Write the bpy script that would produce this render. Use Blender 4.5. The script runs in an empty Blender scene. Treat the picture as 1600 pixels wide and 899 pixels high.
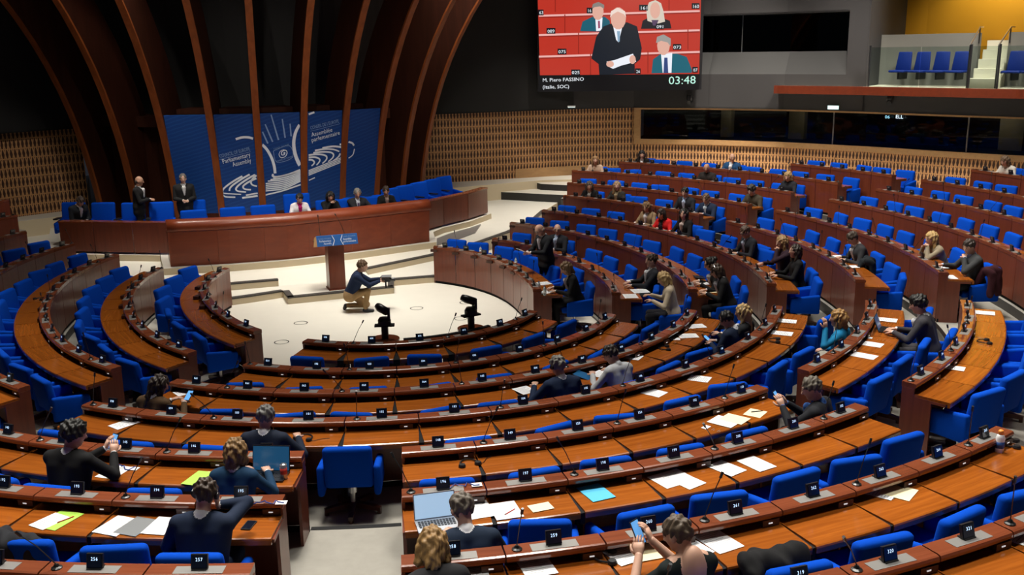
import bpy, bmesh, math, random
import numpy as np
from mathutils import Vector, Matrix
random.seed(7); rng = np.random.RandomState(7)
scene = bpy.context.scene
COL = scene.collection
PI = math.pi

# ------------------------------------------------------------------ camera
CAMPOS = np.array([0.0, -17.4, 5.066])
FPX = 1532.3; PITCH = math.radians(13.669); YAW = math.radians(7.054); ROLL = math.radians(-0.828)
_fw = np.array([math.sin(YAW)*math.cos(PITCH), math.cos(YAW)*math.cos(PITCH), -math.sin(PITCH)])
_rt0 = np.array([math.cos(YAW), -math.sin(YAW), 0.0]); _up0 = np.cross(_rt0, _fw)
_rt = _rt0*math.cos(ROLL) + _up0*math.sin(ROLL); _up = _up0*math.cos(ROLL) - _rt0*math.sin(ROLL)
cam_data = bpy.data.cameras.new('camera'); cam = bpy.data.objects.new('camera', cam_data); COL.objects.link(cam)
cam_data.sensor_width = 36.0; cam_data.lens = FPX/1600*36.0; cam_data.clip_end = 200
cam.matrix_world = Matrix(((_rt[0], _up[0], -_fw[0], CAMPOS[0]), (_rt[1], _up[1], -_fw[1], CAMPOS[1]),
                           (_rt[2], _up[2], -_fw[2], CAMPOS[2]), (0, 0, 0, 1)))
scene.camera = cam

# ------------------------------------------------------------------ world, lamps, exposure
world = bpy.data.worlds.new('hall_air'); scene.world = world; world.use_nodes = True
world.node_tree.nodes['Background'].inputs[0].default_value = (0.75, 0.8, 1.0, 1)
world.node_tree.nodes['Background'].inputs[1].default_value = 0.02
vs = scene.view_settings
vs.view_transform = 'Standard'; vs.look = 'None'; vs.gamma = 1.0; vs.use_curve_mapping = False; vs.exposure = 0.0

AXA = math.radians(194.3)
AX = np.array([math.sin(AXA), -math.cos(AXA), 0.0]); RP = np.array([AX[1], -AX[0], 0.0])
def uvz(u, v, z=0.0): return RP*u + AX*v + np.array([0, 0, z])

def area_lamp(name, loc, target, sx, sy, power, color=(1, 0.93, 0.82), spread=180):
    d = bpy.data.lights.new(name, 'AREA'); d.shape = 'RECTANGLE'; d.size = sx; d.size_y = sy
    d.energy = power; d.color = color; d.spread = math.radians(spread)
    o = bpy.data.objects.new(name, d); COL.objects.link(o)
    o.location = loc; o.rotation_euler = (Vector(target)-Vector(loc)).to_track_quat('-Z', 'Y').to_euler()
    return o
def spot_lamp(name, loc, target, power, angle, blend=0.5, color=(1, 0.93, 0.82), r=0.15):
    d = bpy.data.lights.new(name, 'SPOT'); d.energy = power; d.spot_size = math.radians(angle); d.spot_blend = blend
    d.color = color; d.shadow_soft_size = r
    o = bpy.data.objects.new(name, d); COL.objects.link(o)
    o.location = loc; o.rotation_euler = (Vector(target)-Vector(loc)).to_track_quat('-Z', 'Y').to_euler()
    return o
# the light rig in the dark ceiling: downlights over the floor, the rows and the stage
def down(r, deg, p, sx=1.6, sy=1.0, spread=70, z=8.9, out=3.2):
    t = math.radians(deg); x, y = math.sin(t)*r, -math.cos(t)*r
    k = (r+out)/r; area_lamp('ceiling_lamp', (x, y, z), (x*k, y*k, 0.9), sx, sy, p, (1.0, 0.95, 0.86), spread)
KL = 0.44
area_lamp('ceiling_lamp', (0.2, 1.4, 8.9), (0.2, 1.4, 0), 2.6, 2.6, 440*KL, (1.0, 0.95, 0.86), 80)
area_lamp('ceiling_lamp', tuple(uvz(-0.4, 5.0, 8.9)), tuple(uvz(-0.4, 5.4, 0)), 3.0, 1.2, 260*KL, (1.0, 0.94, 0.84), 70)
for d_ in (-75, -40, -8, 24, 56, 90, 125): down(4.6, d_, 200*KL)
for d_ in (-80, -55, -30, -8, 14, 36, 58, 80, 102, 124, 145): down(8.2, d_, (270 if d_ < 70 else 215)*KL)
for d_ in (-5, 18, 40, 78, 98, 116, 134): down(12.2, d_, (230 if d_ < 70 else 165)*KL, out=2.4)
spot_lamp('rostrum_spot', tuple(uvz(-2.5, 0.5, 8.7)), tuple(uvz(-1.2, 6.4, 1.0)), 260, 44)
spot_lamp('added_backdrop_spot', tuple(uvz(-2.6, 0.0, 8.8)), tuple(uvz(-1.6, 9.6, 2.6)), 700, 52, .8)  # added spots, source unseen, to brighten the backdrop and ushers
spot_lamp('added_backdrop_spot', tuple(uvz(2.0, 0.0, 8.8)), tuple(uvz(0.9, 9.6, 2.6)), 600, 52, .8)
area_lamp('ceiling_lamp', tuple(uvz(-4.2, 7.2, 8.9)), tuple(uvz(-4.2, 8.6, 0)), 1.6, .8, 110, (1.0, .94, .84), 70)  # added lamp out of view, brightens the dais on the ushers' side
area_lamp('ceiling_lamp', tuple(uvz(4.2, 8.2, 8.9)), tuple(uvz(4.4, 9.6, 0)), 1.6, .8, 110, (1.0, .94, .84), 70)  # added lamp out of view, brightens the other side of the dais
spot_lamp('lattice_spot', tuple(uvz(-6.5, 3.0, 8.9)), tuple(uvz(-8.2, 12.4, 1.2)), 1000, 30, .7)
spot_lamp('lattice_spot', tuple(uvz(5.5, 3.0, 8.9)), tuple(uvz(8.2, 13.8, 1.4)), 950, 30, .7)
area_lamp('ceiling_lamp', tuple(uvz(7.4, 8.6, 8.9)), tuple(uvz(7.4, 9.6, 0.0)), 1.6, .8, 40, (1.0, .94, .84), 50)
spot_lamp('rostrum_spot', tuple(uvz(2.0, 0.5, 8.7)), tuple(uvz(1.4, 6.8, 1.0)), 220, 44)

# ------------------------------------------------------------------ ray helpers: a direction of view turned into a point of the place
def ray(px, py): return _fw*FPX + _rt*(px-800.0) - _up*(py-449.5)
def PZ(px, py, z):
    D = ray(px, py); return CAMPOS + D*((z-CAMPOS[2])/D[2])
def PPL(px, py, n, q):
    D = ray(px, py); n = np.asarray(n, float); return CAMPOS + D*(((np.asarray(q)-CAMPOS) @ n)/(D @ n))
def proj(p):
    d = np.asarray(p, float)-CAMPOS; w = d @ _fw
    if w < 0.3: return None
    return 800+FPX*(d @ _rt)/w, 449.5-FPX*(d @ _up)/w

# ------------------------------------------------------------------ rows of the hemicycle
RR = [3.326, 4.684, 5.976, 7.281, 8.633, 9.904, 11.312, 12.538, 13.685, 14.91]
ZZ = [0.83, 0.872, 1.02, 1.156, 1.338, 1.489, 1.648, 1.816, 1.983, 2.176]
CO = [-0.589, -0.4217, 0.4679, 0.2853, -0.04, -0.061, -0.0087, -0.0052]
HL = 0.83
def gth(t): return sum(CO[2*n]*math.cos((n+1)*t)+CO[2*n+1]*math.sin((n+1)*t) for n in range(4))
def rho(k, t, s): return RR[k-1] + s + gth(t)
def cur(k, t, s, z=0.0):
    r = rho(k, t, s); return np.array([r*math.sin(t), -r*math.cos(t), ZZ[k-1]-HL+z])
def fz(k): return ZZ[k-1]-HL
def row_coords(k, p):
    t = math.atan2(p[0], -p[1]); return t, math.hypot(p[0], p[1])-RR[k-1]-gth(t)

# ------------------------------------------------------------------ mesh helpers
def mesh(name, verts, faces, mats, fm=None, smooth=False):
    me = bpy.data.meshes.new(name)
    me.from_pydata([tuple(v) for v in verts], [], [tuple(f) for f in faces])
    for m in (mats if isinstance(mats, (list, tuple)) else [mats]): me.materials.append(m)
    if fm is not None: me.polygons.foreach_set('material_index', np.asarray(fm, dtype=np.int32))
    if smooth: me.polygons.foreach_set('use_smooth', np.ones(len(me.polygons), dtype=bool))
    me.update()
    return me
def link(name, data, parent=None, loc=None, rotz=None):
    o = bpy.data.objects.new(name, data); COL.objects.link(o)
    if parent is not None: o.parent = parent
    if loc is not None: o.location = tuple(loc)
    if rotz is not None: o.rotation_euler = (0, 0, rotz)
    return o
def thing(name, label, cat, loc=(0, 0, 0), rotz=0.0, group=None):
    o = link(name, None, None, loc, rotz); o.empty_display_size = 0.1
    return tag(o, label, cat, group)
def tag(o, label, cat, group=None):
    o['label'] = label; o['category'] = cat
    if group: o['group'] = group
    return o
def struct(o): o['kind'] = 'structure'; return o

class MB:
    """collects shapes of ONE part"""
    def __init__(s): s.v = []; s.f = []; s.m = []
    def add(s, v, f, mi=0):
        b = len(s.v); s.v += [tuple(float(c) for c in p) for p in v]; s.f += [tuple(i+b for i in q) for q in f]; s.m += [mi]*len(f); return s
    def box(s, x0, x1, y0, y1, z0, z1, mi=0):
        v = [(x0,y0,z0),(x1,y0,z0),(x1,y1,z0),(x0,y1,z0),(x0,y0,z1),(x1,y0,z1),(x1,y1,z1),(x0,y1,z1)]
        return s.add(v, [(0,3,2,1),(4,5,6,7),(0,1,5,4),(1,2,6,5),(2,3,7,6),(3,0,4,7)], mi)
    def prism(s, poly, z0, z1, mi=0):
        n = len(poly); v = [(p[0],p[1],z0) for p in poly]+[(p[0],p[1],z1) for p in poly]
        f = [tuple(range(n-1,-1,-1)), tuple(range(n,2*n))]+[(i,(i+1)%n,(i+1)%n+n,i+n) for i in range(n)]
        return s.add(v, f, mi)
    def lathe(s, prof, n=12, c=(0,0,0), mi=0):
        v = []; f = []
        for r, z in prof:
            for i in range(n): v.append((c[0]+r*math.cos(2*PI*i/n), c[1]+r*math.sin(2*PI*i/n), c[2]+z))
        for j in range(len(prof)-1):
            for i in range(n): f.append((j*n+i, j*n+(i+1)%n, (j+1)*n+(i+1)%n, (j+1)*n+i))
        f.append(tuple(range(n-1,-1,-1))); f.append(tuple((len(prof)-1)*n+i for i in range(n)))
        return s.add(v, f, mi)
    def tube(s, pts, rad, n=6, mi=0):
        pts = [np.asarray(p, float) for p in pts]; m = len(pts)
        rad = rad if hasattr(rad, '__len__') else [rad]*m
        v = []; f = []; prev = None
        for i in range(m):
            d = pts[min(i+1,m-1)]-pts[max(i-1,0)]; d = d/(np.linalg.norm(d)+1e-9)
            if prev is None:
                a = np.cross(d, (0,0,1.0) if abs(d[2]) < 0.9 else (1.0,0,0))
            else: a = prev-d*(prev @ d)
            a = a/(np.linalg.norm(a)+1e-9); b = np.cross(d, a); prev = a
            for q in range(n):
                an = 2*PI*q/n; v.append(pts[i]+rad[i]*(a*math.cos(an)+b*math.sin(an)))
        for j in range(m-1):
            for i in range(n): f.append((j*n+i, j*n+(i+1)%n, (j+1)*n+(i+1)%n, (j+1)*n+i))
        f.append(tuple(range(n-1,-1,-1))); f.append(tuple((m-1)*n+i for i in range(n)))
        return s.add(v, f, mi)
    def sweep(s, sections, mi=0, closed_profile=True):
        """sections: list of rings with the same number of points"""
        n = len(sections[0]); v = [p for r in sections for p in r]; f = []
        for j in range(len(sections)-1):
            for i in range(n if closed_profile else n-1):
                f.append((j*n+i, (j+1)*n+i, (j+1)*n+(i+1)%n, j*n+(i+1)%n))
        f.append(tuple(range(n))); f.append(tuple((len(sections)-1)*n+i for i in range(n-1,-1,-1)))
        return s.add(v, f, mi)
    def mesh(s, name, mats, smooth=False):
        return mesh(name, s.v, s.f, mats, s.m, smooth)
    def obj(s, name, mats, parent=None, smooth=False, loc=None, rotz=None):
        return link(name, s.mesh(name, mats, smooth), parent, loc, rotz)

def rbox_mesh(name, x0, x1, y0, y1, z0, z1, r, mat, seg=2, shear=None, smooth=True):
    bm = bmesh.new(); bmesh.ops.create_cube(bm, size=1)
    for v in bm.verts:
        v.co = Vector((x0+(v.co.x+.5)*(x1-x0), y0+(v.co.y+.5)*(y1-y0), z0+(v.co.z+.5)*(z1-z0)))
    bmesh.ops.bevel(bm, geom=list(bm.edges), offset=r, segments=seg, profile=0.5, affect='EDGES')
    if shear:
        for v in bm.verts: v.co = Vector(shear(v.co))
    bmesh.ops.recalc_face_normals(bm, faces=list(bm.faces))
    me = bpy.data.meshes.new(name); bm.to_mesh(me); bm.free(); me.materials.append(mat)
    if smooth: me.polygons.foreach_set('use_smooth', np.ones(len(me.polygons), dtype=bool))
    return me

# ------------------------------------------------------------------ materials
def pmat(name, col, rough=0.5, metal=0.0, spec=0.5, coat=0.0, emit=None, es=0.0, noise=0.0, nscale=40.0, bump=0.0, sheen=0.0):
    m = bpy.data.materials.new(name); m.use_nodes = True
    nt = m.node_tree; b = nt.nodes['Principled BSDF']
    b.inputs['Base Color'].default_value = (*col, 1); b.inputs['Roughness'].default_value = rough
    b.inputs['Metallic'].default_value = metal; b.inputs['Specular IOR Level'].default_value = spec
    b.inputs['Coat Weight'].default_value = coat; b.inputs['Coat Roughness'].default_value = 0.12
    if sheen: b.inputs['Sheen Weight'].default_value = sheen
    if emit: b.inputs['Emission Color'].default_value = (*emit, 1); b.inputs['Emission Strength'].default_value = es
    if noise or bump:
        tc = nt.nodes.new('ShaderNodeTexCoord'); nz = nt.nodes.new('ShaderNodeTexNoise'); nz.inputs['Scale'].default_value = nscale; nz.inputs['Detail'].default_value = 4
        nt.links.new(tc.outputs['Object'], nz.inputs['Vector'])
        if noise:
            mr = nt.nodes.new('ShaderNodeMapRange'); mr.inputs['To Min'].default_value = 1-noise; mr.inputs['To Max'].default_value = 1+noise
            nt.links.new(nz.outputs['Fac'], mr.inputs['Value'])
            hs = nt.nodes.new('ShaderNodeHueSaturation'); hs.inputs['Color'].default_value = (*col, 1)
            nt.links.new(mr.outputs['Result'], hs.inputs['Value']); nt.links.new(hs.outputs['Color'], b.inputs['Base Color'])
        if bump:
            bp = nt.nodes.new('ShaderNodeBump'); bp.inputs['Strength'].default_value = bump; bp.inputs['Distance'].default_value = 0.004
            nt.links.new(nz.outputs['Fac'], bp.inputs['Height']); nt.links.new(bp.outputs['Normal'], b.inputs['Normal'])
    return m
def wood(name, c1, c2, rough=0.3, scale=(1.3, 22, 22), coat=0.3, var=0.12, spec=0.5):
    m = bpy.data.materials.new(name); m.use_nodes = True; nt = m.node_tree; b = nt.nodes['Principled BSDF']
    tc = nt.nodes.new('ShaderNodeTexCoord'); oi = nt.nodes.new('ShaderNodeObjectInfo')
    ad = nt.nodes.new('ShaderNodeVectorMath'); ad.operation = 'MULTIPLY_ADD'
    ad.inputs[1].default_value = scale
    cx = nt.nodes.new('ShaderNodeCombineXYZ'); mul = nt.nodes.new('ShaderNodeMath'); mul.operation = 'MULTIPLY'; mul.inputs[1].default_value = 37.0
    nt.links.new(oi.outputs['Random'], mul.inputs[0])
    for i in range(3): nt.links.new(mul.outputs[0], cx.inputs[i])
    nt.links.new(tc.outputs['Object'], ad.inputs[0]); nt.links.new(cx.outputs[0], ad.inputs[2])
    nz = nt.nodes.new('ShaderNodeTexNoise'); nz.inputs['Scale'].default_value = 1.0; nz.inputs['Detail'].default_value = 5; nz.inputs['Distortion'].default_value = 0.6
    nt.links.new(ad.outputs[0], nz.inputs['Vector'])
    cr = nt.nodes.new('ShaderNodeValToRGB'); cr.color_ramp.elements[0].position = 0.3; cr.color_ramp.elements[1].position = 0.7
    cr.color_ramp.elements[0].color = (*c1, 1); cr.color_ramp.elements[1].color = (*c2, 1)
    nt.links.new(nz.outputs['Fac'], cr.inputs['Fac'])
    hs = nt.nodes.new('ShaderNodeHueSaturation'); mr = nt.nodes.new('ShaderNodeMapRange')
    mr.inputs['To Min'].default_value = 1-var; mr.inputs['To Max'].default_value = 1+var
    nt.links.new(oi.outputs['Random'], mr.inputs['Value']); nt.links.new(mr.outputs['Result'], hs.inputs['Value'])
    nt.links.new(cr.outputs['Color'], hs.inputs['Color']); nt.links.new(hs.outputs['Color'], b.inputs['Base Color'])
    b.inputs['Roughness'].default_value = rough; b.inputs['Coat Weight'].default_value = coat; b.inputs['Coat Roughness'].default_value = 0.1
    b.inputs['Specular IOR Level'].default_value = spec
    return m
M = {}
M['desk'] = wood('desk_wood', (0.215, 0.054, 0.006), (0.325, 0.090, 0.011), 0.20, (1.5, 26, 26), 0.12)
M['ledge'] = wood('ledge_wood', (0.15, 0.037, 0.015), (0.205, 0.055, 0.023), 0.20, (1.5, 26, 26), 0.3)
M['panel'] = wood('panel_mahogany', (0.125, 0.026, 0.011), (0.175, 0.039, 0.016), 0.34, (18, 18, 1.2), 0.2)
M['rostrum'] = wood('rostrum_mahogany', (0.18, 0.034, 0.012), (0.23, 0.047, 0.017), 0.36, (1.0, 8, 8), 0.08, 0.05, 0.3)
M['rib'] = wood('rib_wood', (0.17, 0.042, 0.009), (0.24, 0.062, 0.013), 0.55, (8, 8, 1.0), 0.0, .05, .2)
M['ribside'] = wood('rib_shade_dark_wood', (0.026, 0.007, 0.003), (0.04, 0.010, 0.0045), 0.6, (8, 8, 1.0), 0.0, .05, .15)  # flank shade is put into this dark colour; dark bay wood shares it
M['tan'] = wood('tan_wood', (0.36, 0.20, 0.085), (0.43, 0.25, 0.11), 0.45, (1.0, 14, 14), 0.1, 0.03)
M['base_wood'] = wood('chair_base_wood', (0.05, 0.013, 0.008), (0.075, 0.02, 0.012), 0.35, (3, 20, 20), 0.3)
M['fascia'] = wood('fascia_wood', (0.10, 0.015, 0.004), (0.13, 0.020, 0.005), 0.45, (0.6, 10, 10), 0.1, 0.03)
M['blue'] = pmat('blue_upholstery', (0.0006, 0.056, 0.44), 0.9, spec=0.08, noise=0.08, nscale=160, bump=0.1)
M['blue_plastic'] = pmat('blue_shell', (0.003, 0.018, 0.16), 0.6, spec=.2)
M['black'] = pmat('black_plastic', (0.012, 0.012, 0.014), 0.35)
M['matte_black'] = pmat('matte_black', (0.008, 0.008, 0.009), 0.8, spec=0.2)
M['dark_metal'] = pmat('dark_metal', (0.05, 0.05, 0.05), 0.35, metal=0.8)
M['plate'] = pmat('grey_plate', (0.26, 0.25, 0.24), 0.35, metal=0.3)
M['steel'] = pmat('steel', (0.6, 0.6, 0.6), 0.3, metal=1.0)
M['floor'] = pmat('cream_floor', (0.77, 0.735, 0.65), 0.42, spec=0.35, noise=0.035, nscale=3.0)
M['carpet'] = pmat('grey_carpet', (0.31, 0.295, 0.26), 0.9, spec=0.2, noise=0.12, nscale=9.0, bump=0.2)
M['riser'] = pmat('cream_riser', (0.60, 0.50, 0.34), 0.6)
M['nosing'] = pmat('dark_nosing', (0.06, 0.055, 0.05), 0.5)
M['dark_riser'] = pmat('dark_riser', (0.02, 0.019, 0.018), 0.6)
M['greywall'] = pmat('grey_wall', (0.031, 0.029, 0.031), 0.8, noise=0.05, nscale=1.2)
M['greylight'] = pmat('grey_parapet', (0.17, 0.165, 0.15), 0.8, noise=0.04, nscale=1.5)
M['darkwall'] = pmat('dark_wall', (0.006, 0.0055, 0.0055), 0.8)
M['sill'] = pmat('sloped_sill_grey', (0.028, 0.028, 0.029), 0.7)
M['yellow'] = pmat('yellow_wall', (0.56, 0.285, 0.010), 0.8, noise=0.04, nscale=1.0)
M['stone'] = pmat('pale_step', (0.55, 0.52, 0.42), 0.7)
M['screen'] = pmat('display_glass', (0.004, 0.006, 0.012), 0.15, emit=(0.01, 0.03, 0.10), es=0.05)
M['digit'] = pmat('lit_digit', (0.5, 0.7, 1), 0.5, emit=(0.55, 0.75, 1.0), es=1.6)
M['plate_digit'] = pmat('plate_digit', (0.62, 0.60, 0.52), 0.6)
M['spk'] = pmat('speaker_brown', (0.045, 0.016, 0.009), 0.4)
M['led'] = pmat('white_led', (0.8, 0.8, 0.8), 0.4, emit=(1, 1, 1), es=0.5)
M['paper'] = pmat('white_paper', (0.78, 0.79, 0.82), 0.7, noise=0.03, nscale=30)
M['cream_paper'] = pmat('cream_paper', (0.80, 0.72, 0.46), 0.7)
M['green_paper'] = pmat('green_card', (0.36, 0.66, 0.07), 0.6)
M['cyan_paper'] = pmat('cyan_card', (0.06, 0.42, 0.68), 0.6)
M['grey_paper'] = pmat('grey_print', (0.16, 0.17, 0.18), 0.6)
M['ink'] = pmat('ink', (0.03, 0.03, 0.05), 0.6)
M['red'] = pmat('red_pen', (0.5, 0.02, 0.02), 0.4)
M['laptop_lit'] = pmat('laptop_screen_lit', (0.4, 0.55, 0.7), 0.3, emit=(0.42, 0.62, 0.85), es=0.75)
M['laptop_blue'] = pmat('laptop_screen_blue', (0.01, 0.05, 0.12), 0.2, emit=(0.015, 0.09, 0.2), es=0.55)
M['phone_lit'] = pmat('phone_screen', (0.1, 0.3, 0.6), 0.2, emit=(0.12, 0.36, 0.75), es=0.8)
M['silver'] = pmat('silver_case', (0.5, 0.5, 0.52), 0.35, metal=0.7)
M['white'] = pmat('white_plastic', (0.75, 0.75, 0.75), 0.4)
M['orange'] = pmat('orange_print', (0.75, 0.25, 0.03), 0.5)
M['red_print'] = pmat('red_print', (0.5, 0.04, 0.03), 0.5)
M['navy_print'] = pmat('navy_print', (0.02, 0.07, 0.25), 0.5)
M['eye'] = pmat('eye_dark', (0.02, 0.014, 0.01), 0.25)
M['glasses'] = pmat('glasses_frame', (0.02, 0.02, 0.02), 0.3)
def glass_mat(name, tint, transp, rough=0.03):
    m = bpy.data.materials.new(name); m.use_nodes = True; nt = m.node_tree
    nt.nodes.remove(nt.nodes['Principled BSDF'])
    tr = nt.nodes.new('ShaderNodeBsdfTransparent'); tr.inputs[0].default_value = (*tint, 1)
    gl = nt.nodes.new('ShaderNodeBsdfGlossy'); gl.inputs['Roughness'].default_value = rough; gl.inputs['Color'].default_value = (0.8, 0.9, 0.9, 1)
    lw = nt.nodes.new('ShaderNodeFresnel'); lw.inputs[0].default_value = 1.45
    mx = nt.nodes.new('ShaderNodeMixShader'); nt.links.new(lw.outputs[0], mx.inputs[0]); nt.links.new(tr.outputs[0], mx.inputs[1]); nt.links.new(gl.outputs[0], mx.inputs[2])
    nt.links.new(mx.outputs[0], nt.nodes['Material Output'].inputs[0]); return m
M['booth_glass'] = glass_mat('booth_glass', (0.22, 0.22, 0.22), 0.2)
M['clear_glass'] = glass_mat('balustrade_glass', (0.80, 0.86, 0.84), 0.8)
def lattice():
    """pale wooden lattice: rails every few hands' breadths, slats leaning to and fro between them; x along the wall, z up"""
    m = bpy.data.materials.new('wood_lattice'); m.use_nodes = True; nt = m.node_tree; b = nt.nodes['Principled BSDF']
    L = nt.links
    def math_(op, a, c=None, d=None):
        n = nt.nodes.new('ShaderNodeMath'); n.operation = op
        for i, q in enumerate((a, c, d)):
            if q is None: continue
            if isinstance(q, (int, float)): n.inputs[i].default_value = q
            else: L.new(q, n.inputs[i])
        return n.outputs[0]
    uv = nt.nodes.new('ShaderNodeUVMap'); sp = nt.nodes.new('ShaderNodeSeparateXYZ'); L.new(uv.outputs[0], sp.inputs[0])
    X, Zc = sp.outputs[0], sp.outputs[1]
    row = math_('FLOOR', math_('DIVIDE', Zc, 0.26)); fr = math_('FRACT', math_('DIVIDE', Zc, 0.26))
    par = math_('SUBTRACT', math_('MULTIPLY', math_('MODULO', row, 2.0), 2.0), 1.0)
    off = math_('MULTIPLY', math_('MULTIPLY', math_('SUBTRACT', fr, 0.5), 0.055), par)
    fx = math_('FRACT', math_('DIVIDE', math_('ADD', X, off), 0.11))
    fx2 = math_('FRACT', math_('DIVIDE', math_('SUBTRACT', X, off), 0.11))
    s1 = math_('LESS_THAN', math_('ABSOLUTE', math_('SUBTRACT', fx, 0.5)), 0.15)
    s2 = math_('LESS_THAN', math_('ABSOLUTE', math_('SUBTRACT', fx2, 0.5)), 0.13)
    rail = math_('LESS_THAN', fr, 0.10)
    msk = math_('MAXIMUM', math_('MAXIMUM', s1, s2), rail)
    mx = nt.nodes.new('ShaderNodeMixRGB'); L.new(msk, mx.inputs[0]); mx.inputs[1].default_value = (0.045, 0.014, 0.006, 1); mx.inputs[2].default_value = (0.50, 0.26, 0.105, 1)
    L.new(mx.outputs[0], b.inputs['Base Color']); b.inputs['Roughness'].default_value = 0.6
    bp = nt.nodes.new('ShaderNodeBump'); bp.inputs['Strength'].default_value = 0.6; bp.inputs['Distance'].default_value = 0.03
    L.new(msk, bp.inputs['Height']); L.new(bp.outputs['Normal'], b.inputs['Normal'])
    return m
M['lattice'] = lattice()
_cl = {}
def cloth(c, rough=0.85):
    k = tuple(round(x, 3) for x in c)
    if k not in _cl: _cl[k] = pmat('cloth', k, rough, spec=0.25, noise=0.10, nscale=25)
    return _cl[k]
_sk = {}
def skin(c):
    if c not in _sk: _sk[c] = pmat('skin', c, 0.5, spec=0.35)
    return _sk[c]
_hr = {}
def hairm(c):
    if c not in _hr: _hr[c] = pmat('hair', c, 0.55, spec=0.4, noise=0.35, nscale=90, bump=0.5)
    return _hr[c]

ORD = ['first','second','third','fourth','fifth','sixth','seventh','eighth','ninth','tenth','eleventh','twelfth','thirteenth','fourteenth','fifteenth','sixteenth','seventeenth','eighteenth']

_fontcache = {}
def text_mesh(txt, mat, key=''):
    """lettering as a flat mesh, 1 high, starting at x=0"""
    kk = (txt, mat.name)
    if kk in _fontcache: return _fontcache[kk]
    c = bpy.data.curves.new('lettering', 'FONT'); c.body = txt; c.size = 1.0; c.resolution_u = 2; c.fill_mode = 'FRONT'
    o = bpy.data.objects.new('lettering', c); COL.objects.link(o)
    dg = bpy.context.evaluated_depsgraph_get(); ev = o.evaluated_get(dg)
    me = bpy.data.meshes.new_from_object(ev); me.name = 'lettering'
    bpy.data.objects.remove(o); bpy.data.curves.remove(c)
    me.materials.clear(); me.materials.append(mat)
    _fontcache[kk] = me
    return me
def place_frame(o, org, ex, ey, sx=1.0, sy=1.0):
    """object x along ex, y along ey (world vectors), z = ex x ey"""
    ex = np.asarray(ex, float); ey = np.asarray(ey, float); ez = np.cross(ex, ey); ez = ez/np.linalg.norm(ez)
    o.matrix_world = Matrix(((ex[0]*sx, ey[0]*sy, ez[0], org[0]), (ex[1]*sx, ey[1]*sy, ez[1], org[1]), (ex[2]*sx, ey[2]*sy, ez[2], org[2]), (0,0,0,1)))

# lettering is made first, while the scene is small
_glyph = {}
def _prep(txt):
    me = text_mesh(txt, M['digit']); n = len(me.vertices); co = np.empty(n*3); me.vertices.foreach_get('co', co)
    _glyph[txt] = (co.reshape(-1, 3), [tuple(p.vertices) for p in me.polygons])
WORDS = ['COUNCIL OF EUROPE', 'Parliamentary', 'Assembly', "CONSEIL DE L'EUROPE", 'Assembl\u00e9e', 'parlementaire', 'M. Piero FASSINO', '(Italie, SOC)', '03:48', '06', 'ELL',
         '089', '075', '025', '073', '091', '161', '160', '16', '63', '26', '07', 'Parlamentary'] + list('0123456789')
for w_ in WORDS[:-10] + list('0123456789'): _prep(w_)
def glyphs(txt):
    """verts (n,3), faces of a text, total width"""
    if txt in _glyph:
        v, f = _glyph[txt]; return v, f, v[:, 0].max()
    V = []; F = []; x = 0.0; b = 0
    for ch in txt:
        v, f = _glyph[ch]; v = v.copy(); v[:, 0] += x; V.append(v); F += [tuple(i+b for i in q) for q in f]; b += len(v); x += 0.60
    V = np.concatenate(V); return V, F, V[:, 0].max()
def baked_text(name, txt, org, ex, ey, h, mat, parent, base, width=None, center=False):
    v, f, w = glyphs(txt); ex = np.asarray(ex, float); ey = np.asarray(ey, float)
    sx = h if width is None else width/w
    x = v[:, :1]*sx - (w*sx/2 if center else 0)
    p = np.asarray(org) + x*ex + v[:, 1:2]*h*ey - np.asarray(base)
    return link(name, mesh('lettering', p, f, mat), parent)

# ================================================================== the floor
def poly_slab(name, pts, z0, z1, mat_top, mat_side):
    n = len(pts); b = MB(); v = [(p[0], p[1], z1) for p in pts]+[(p[0], p[1], z0) for p in pts]
    a = sum(pts[i][0]*pts[(i+1) % n][1]-pts[(i+1) % n][0]*pts[i][1] for i in range(n))
    top = tuple(range(n)) if a > 0 else tuple(range(n-1, -1, -1))
    b.add(v, [top], 0); b.add(v, [(i, (i+1) % n, (i+1) % n+n, i+n) if a < 0 else (i, i+n, (i+1) % n+n, (i+1) % n) for i in range(n)], 1)
    return struct(b.obj(name, [mat_top, mat_side]))
big = [(30*math.sin(2*PI*i/48), 30*math.cos(2*PI*i/48)) for i in range(48)]
struct(MB().add([(p[0], p[1], 0.0) for p in big], [tuple(range(47, -1, -1))]).obj('floor', M['floor']))

def ring_platform(k, t0, t1, s0, s1, mat, nm='floor_platform'):
    n = max(8, int((t1-t0)/math.radians(2.5))); b = MB(); z = fz(k); zb = 0.0 if k == 1 else -0.02
    A = []; B = []
    for i in range(n+1):
        t = t0+(t1-t0)*i/n
        p = cur(k, t, s0); q = cur(k, t, s1)
        A.append(p); B.append(q)
    v = []; f = []; fm = []
    for p, q in zip(A, B):
        v += [(p[0], p[1], z), (q[0], q[1], z), (p[0], p[1], -0.02), (q[0], q[1], -0.02)]
    for i in range(n):
        a = 4*i; c = a+4
        b.add([v[a], v[a+1], v[c+1], v[c]], [(0, 1, 2, 3)], 0)
        b.add([v[a], v[c], v[c+2], v[a+2]], [(0, 1, 2, 3)], 1)
        b.add([v[a+1], v[a+3], v[c+3], v[c+1]], [(0, 1, 2, 3)], 1)
    for e, fl in ((0, 0), (n, 1)):
        a = 4*e; q = (0, 1, 3, 2) if fl else (0, 2, 3, 1)
        b.add([v[a], v[a+1], v[a+2], v[a+3]], [q], 1)
    return struct(b.obj(nm, [mat, M['nosing']]))
RD = math.radians
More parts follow.
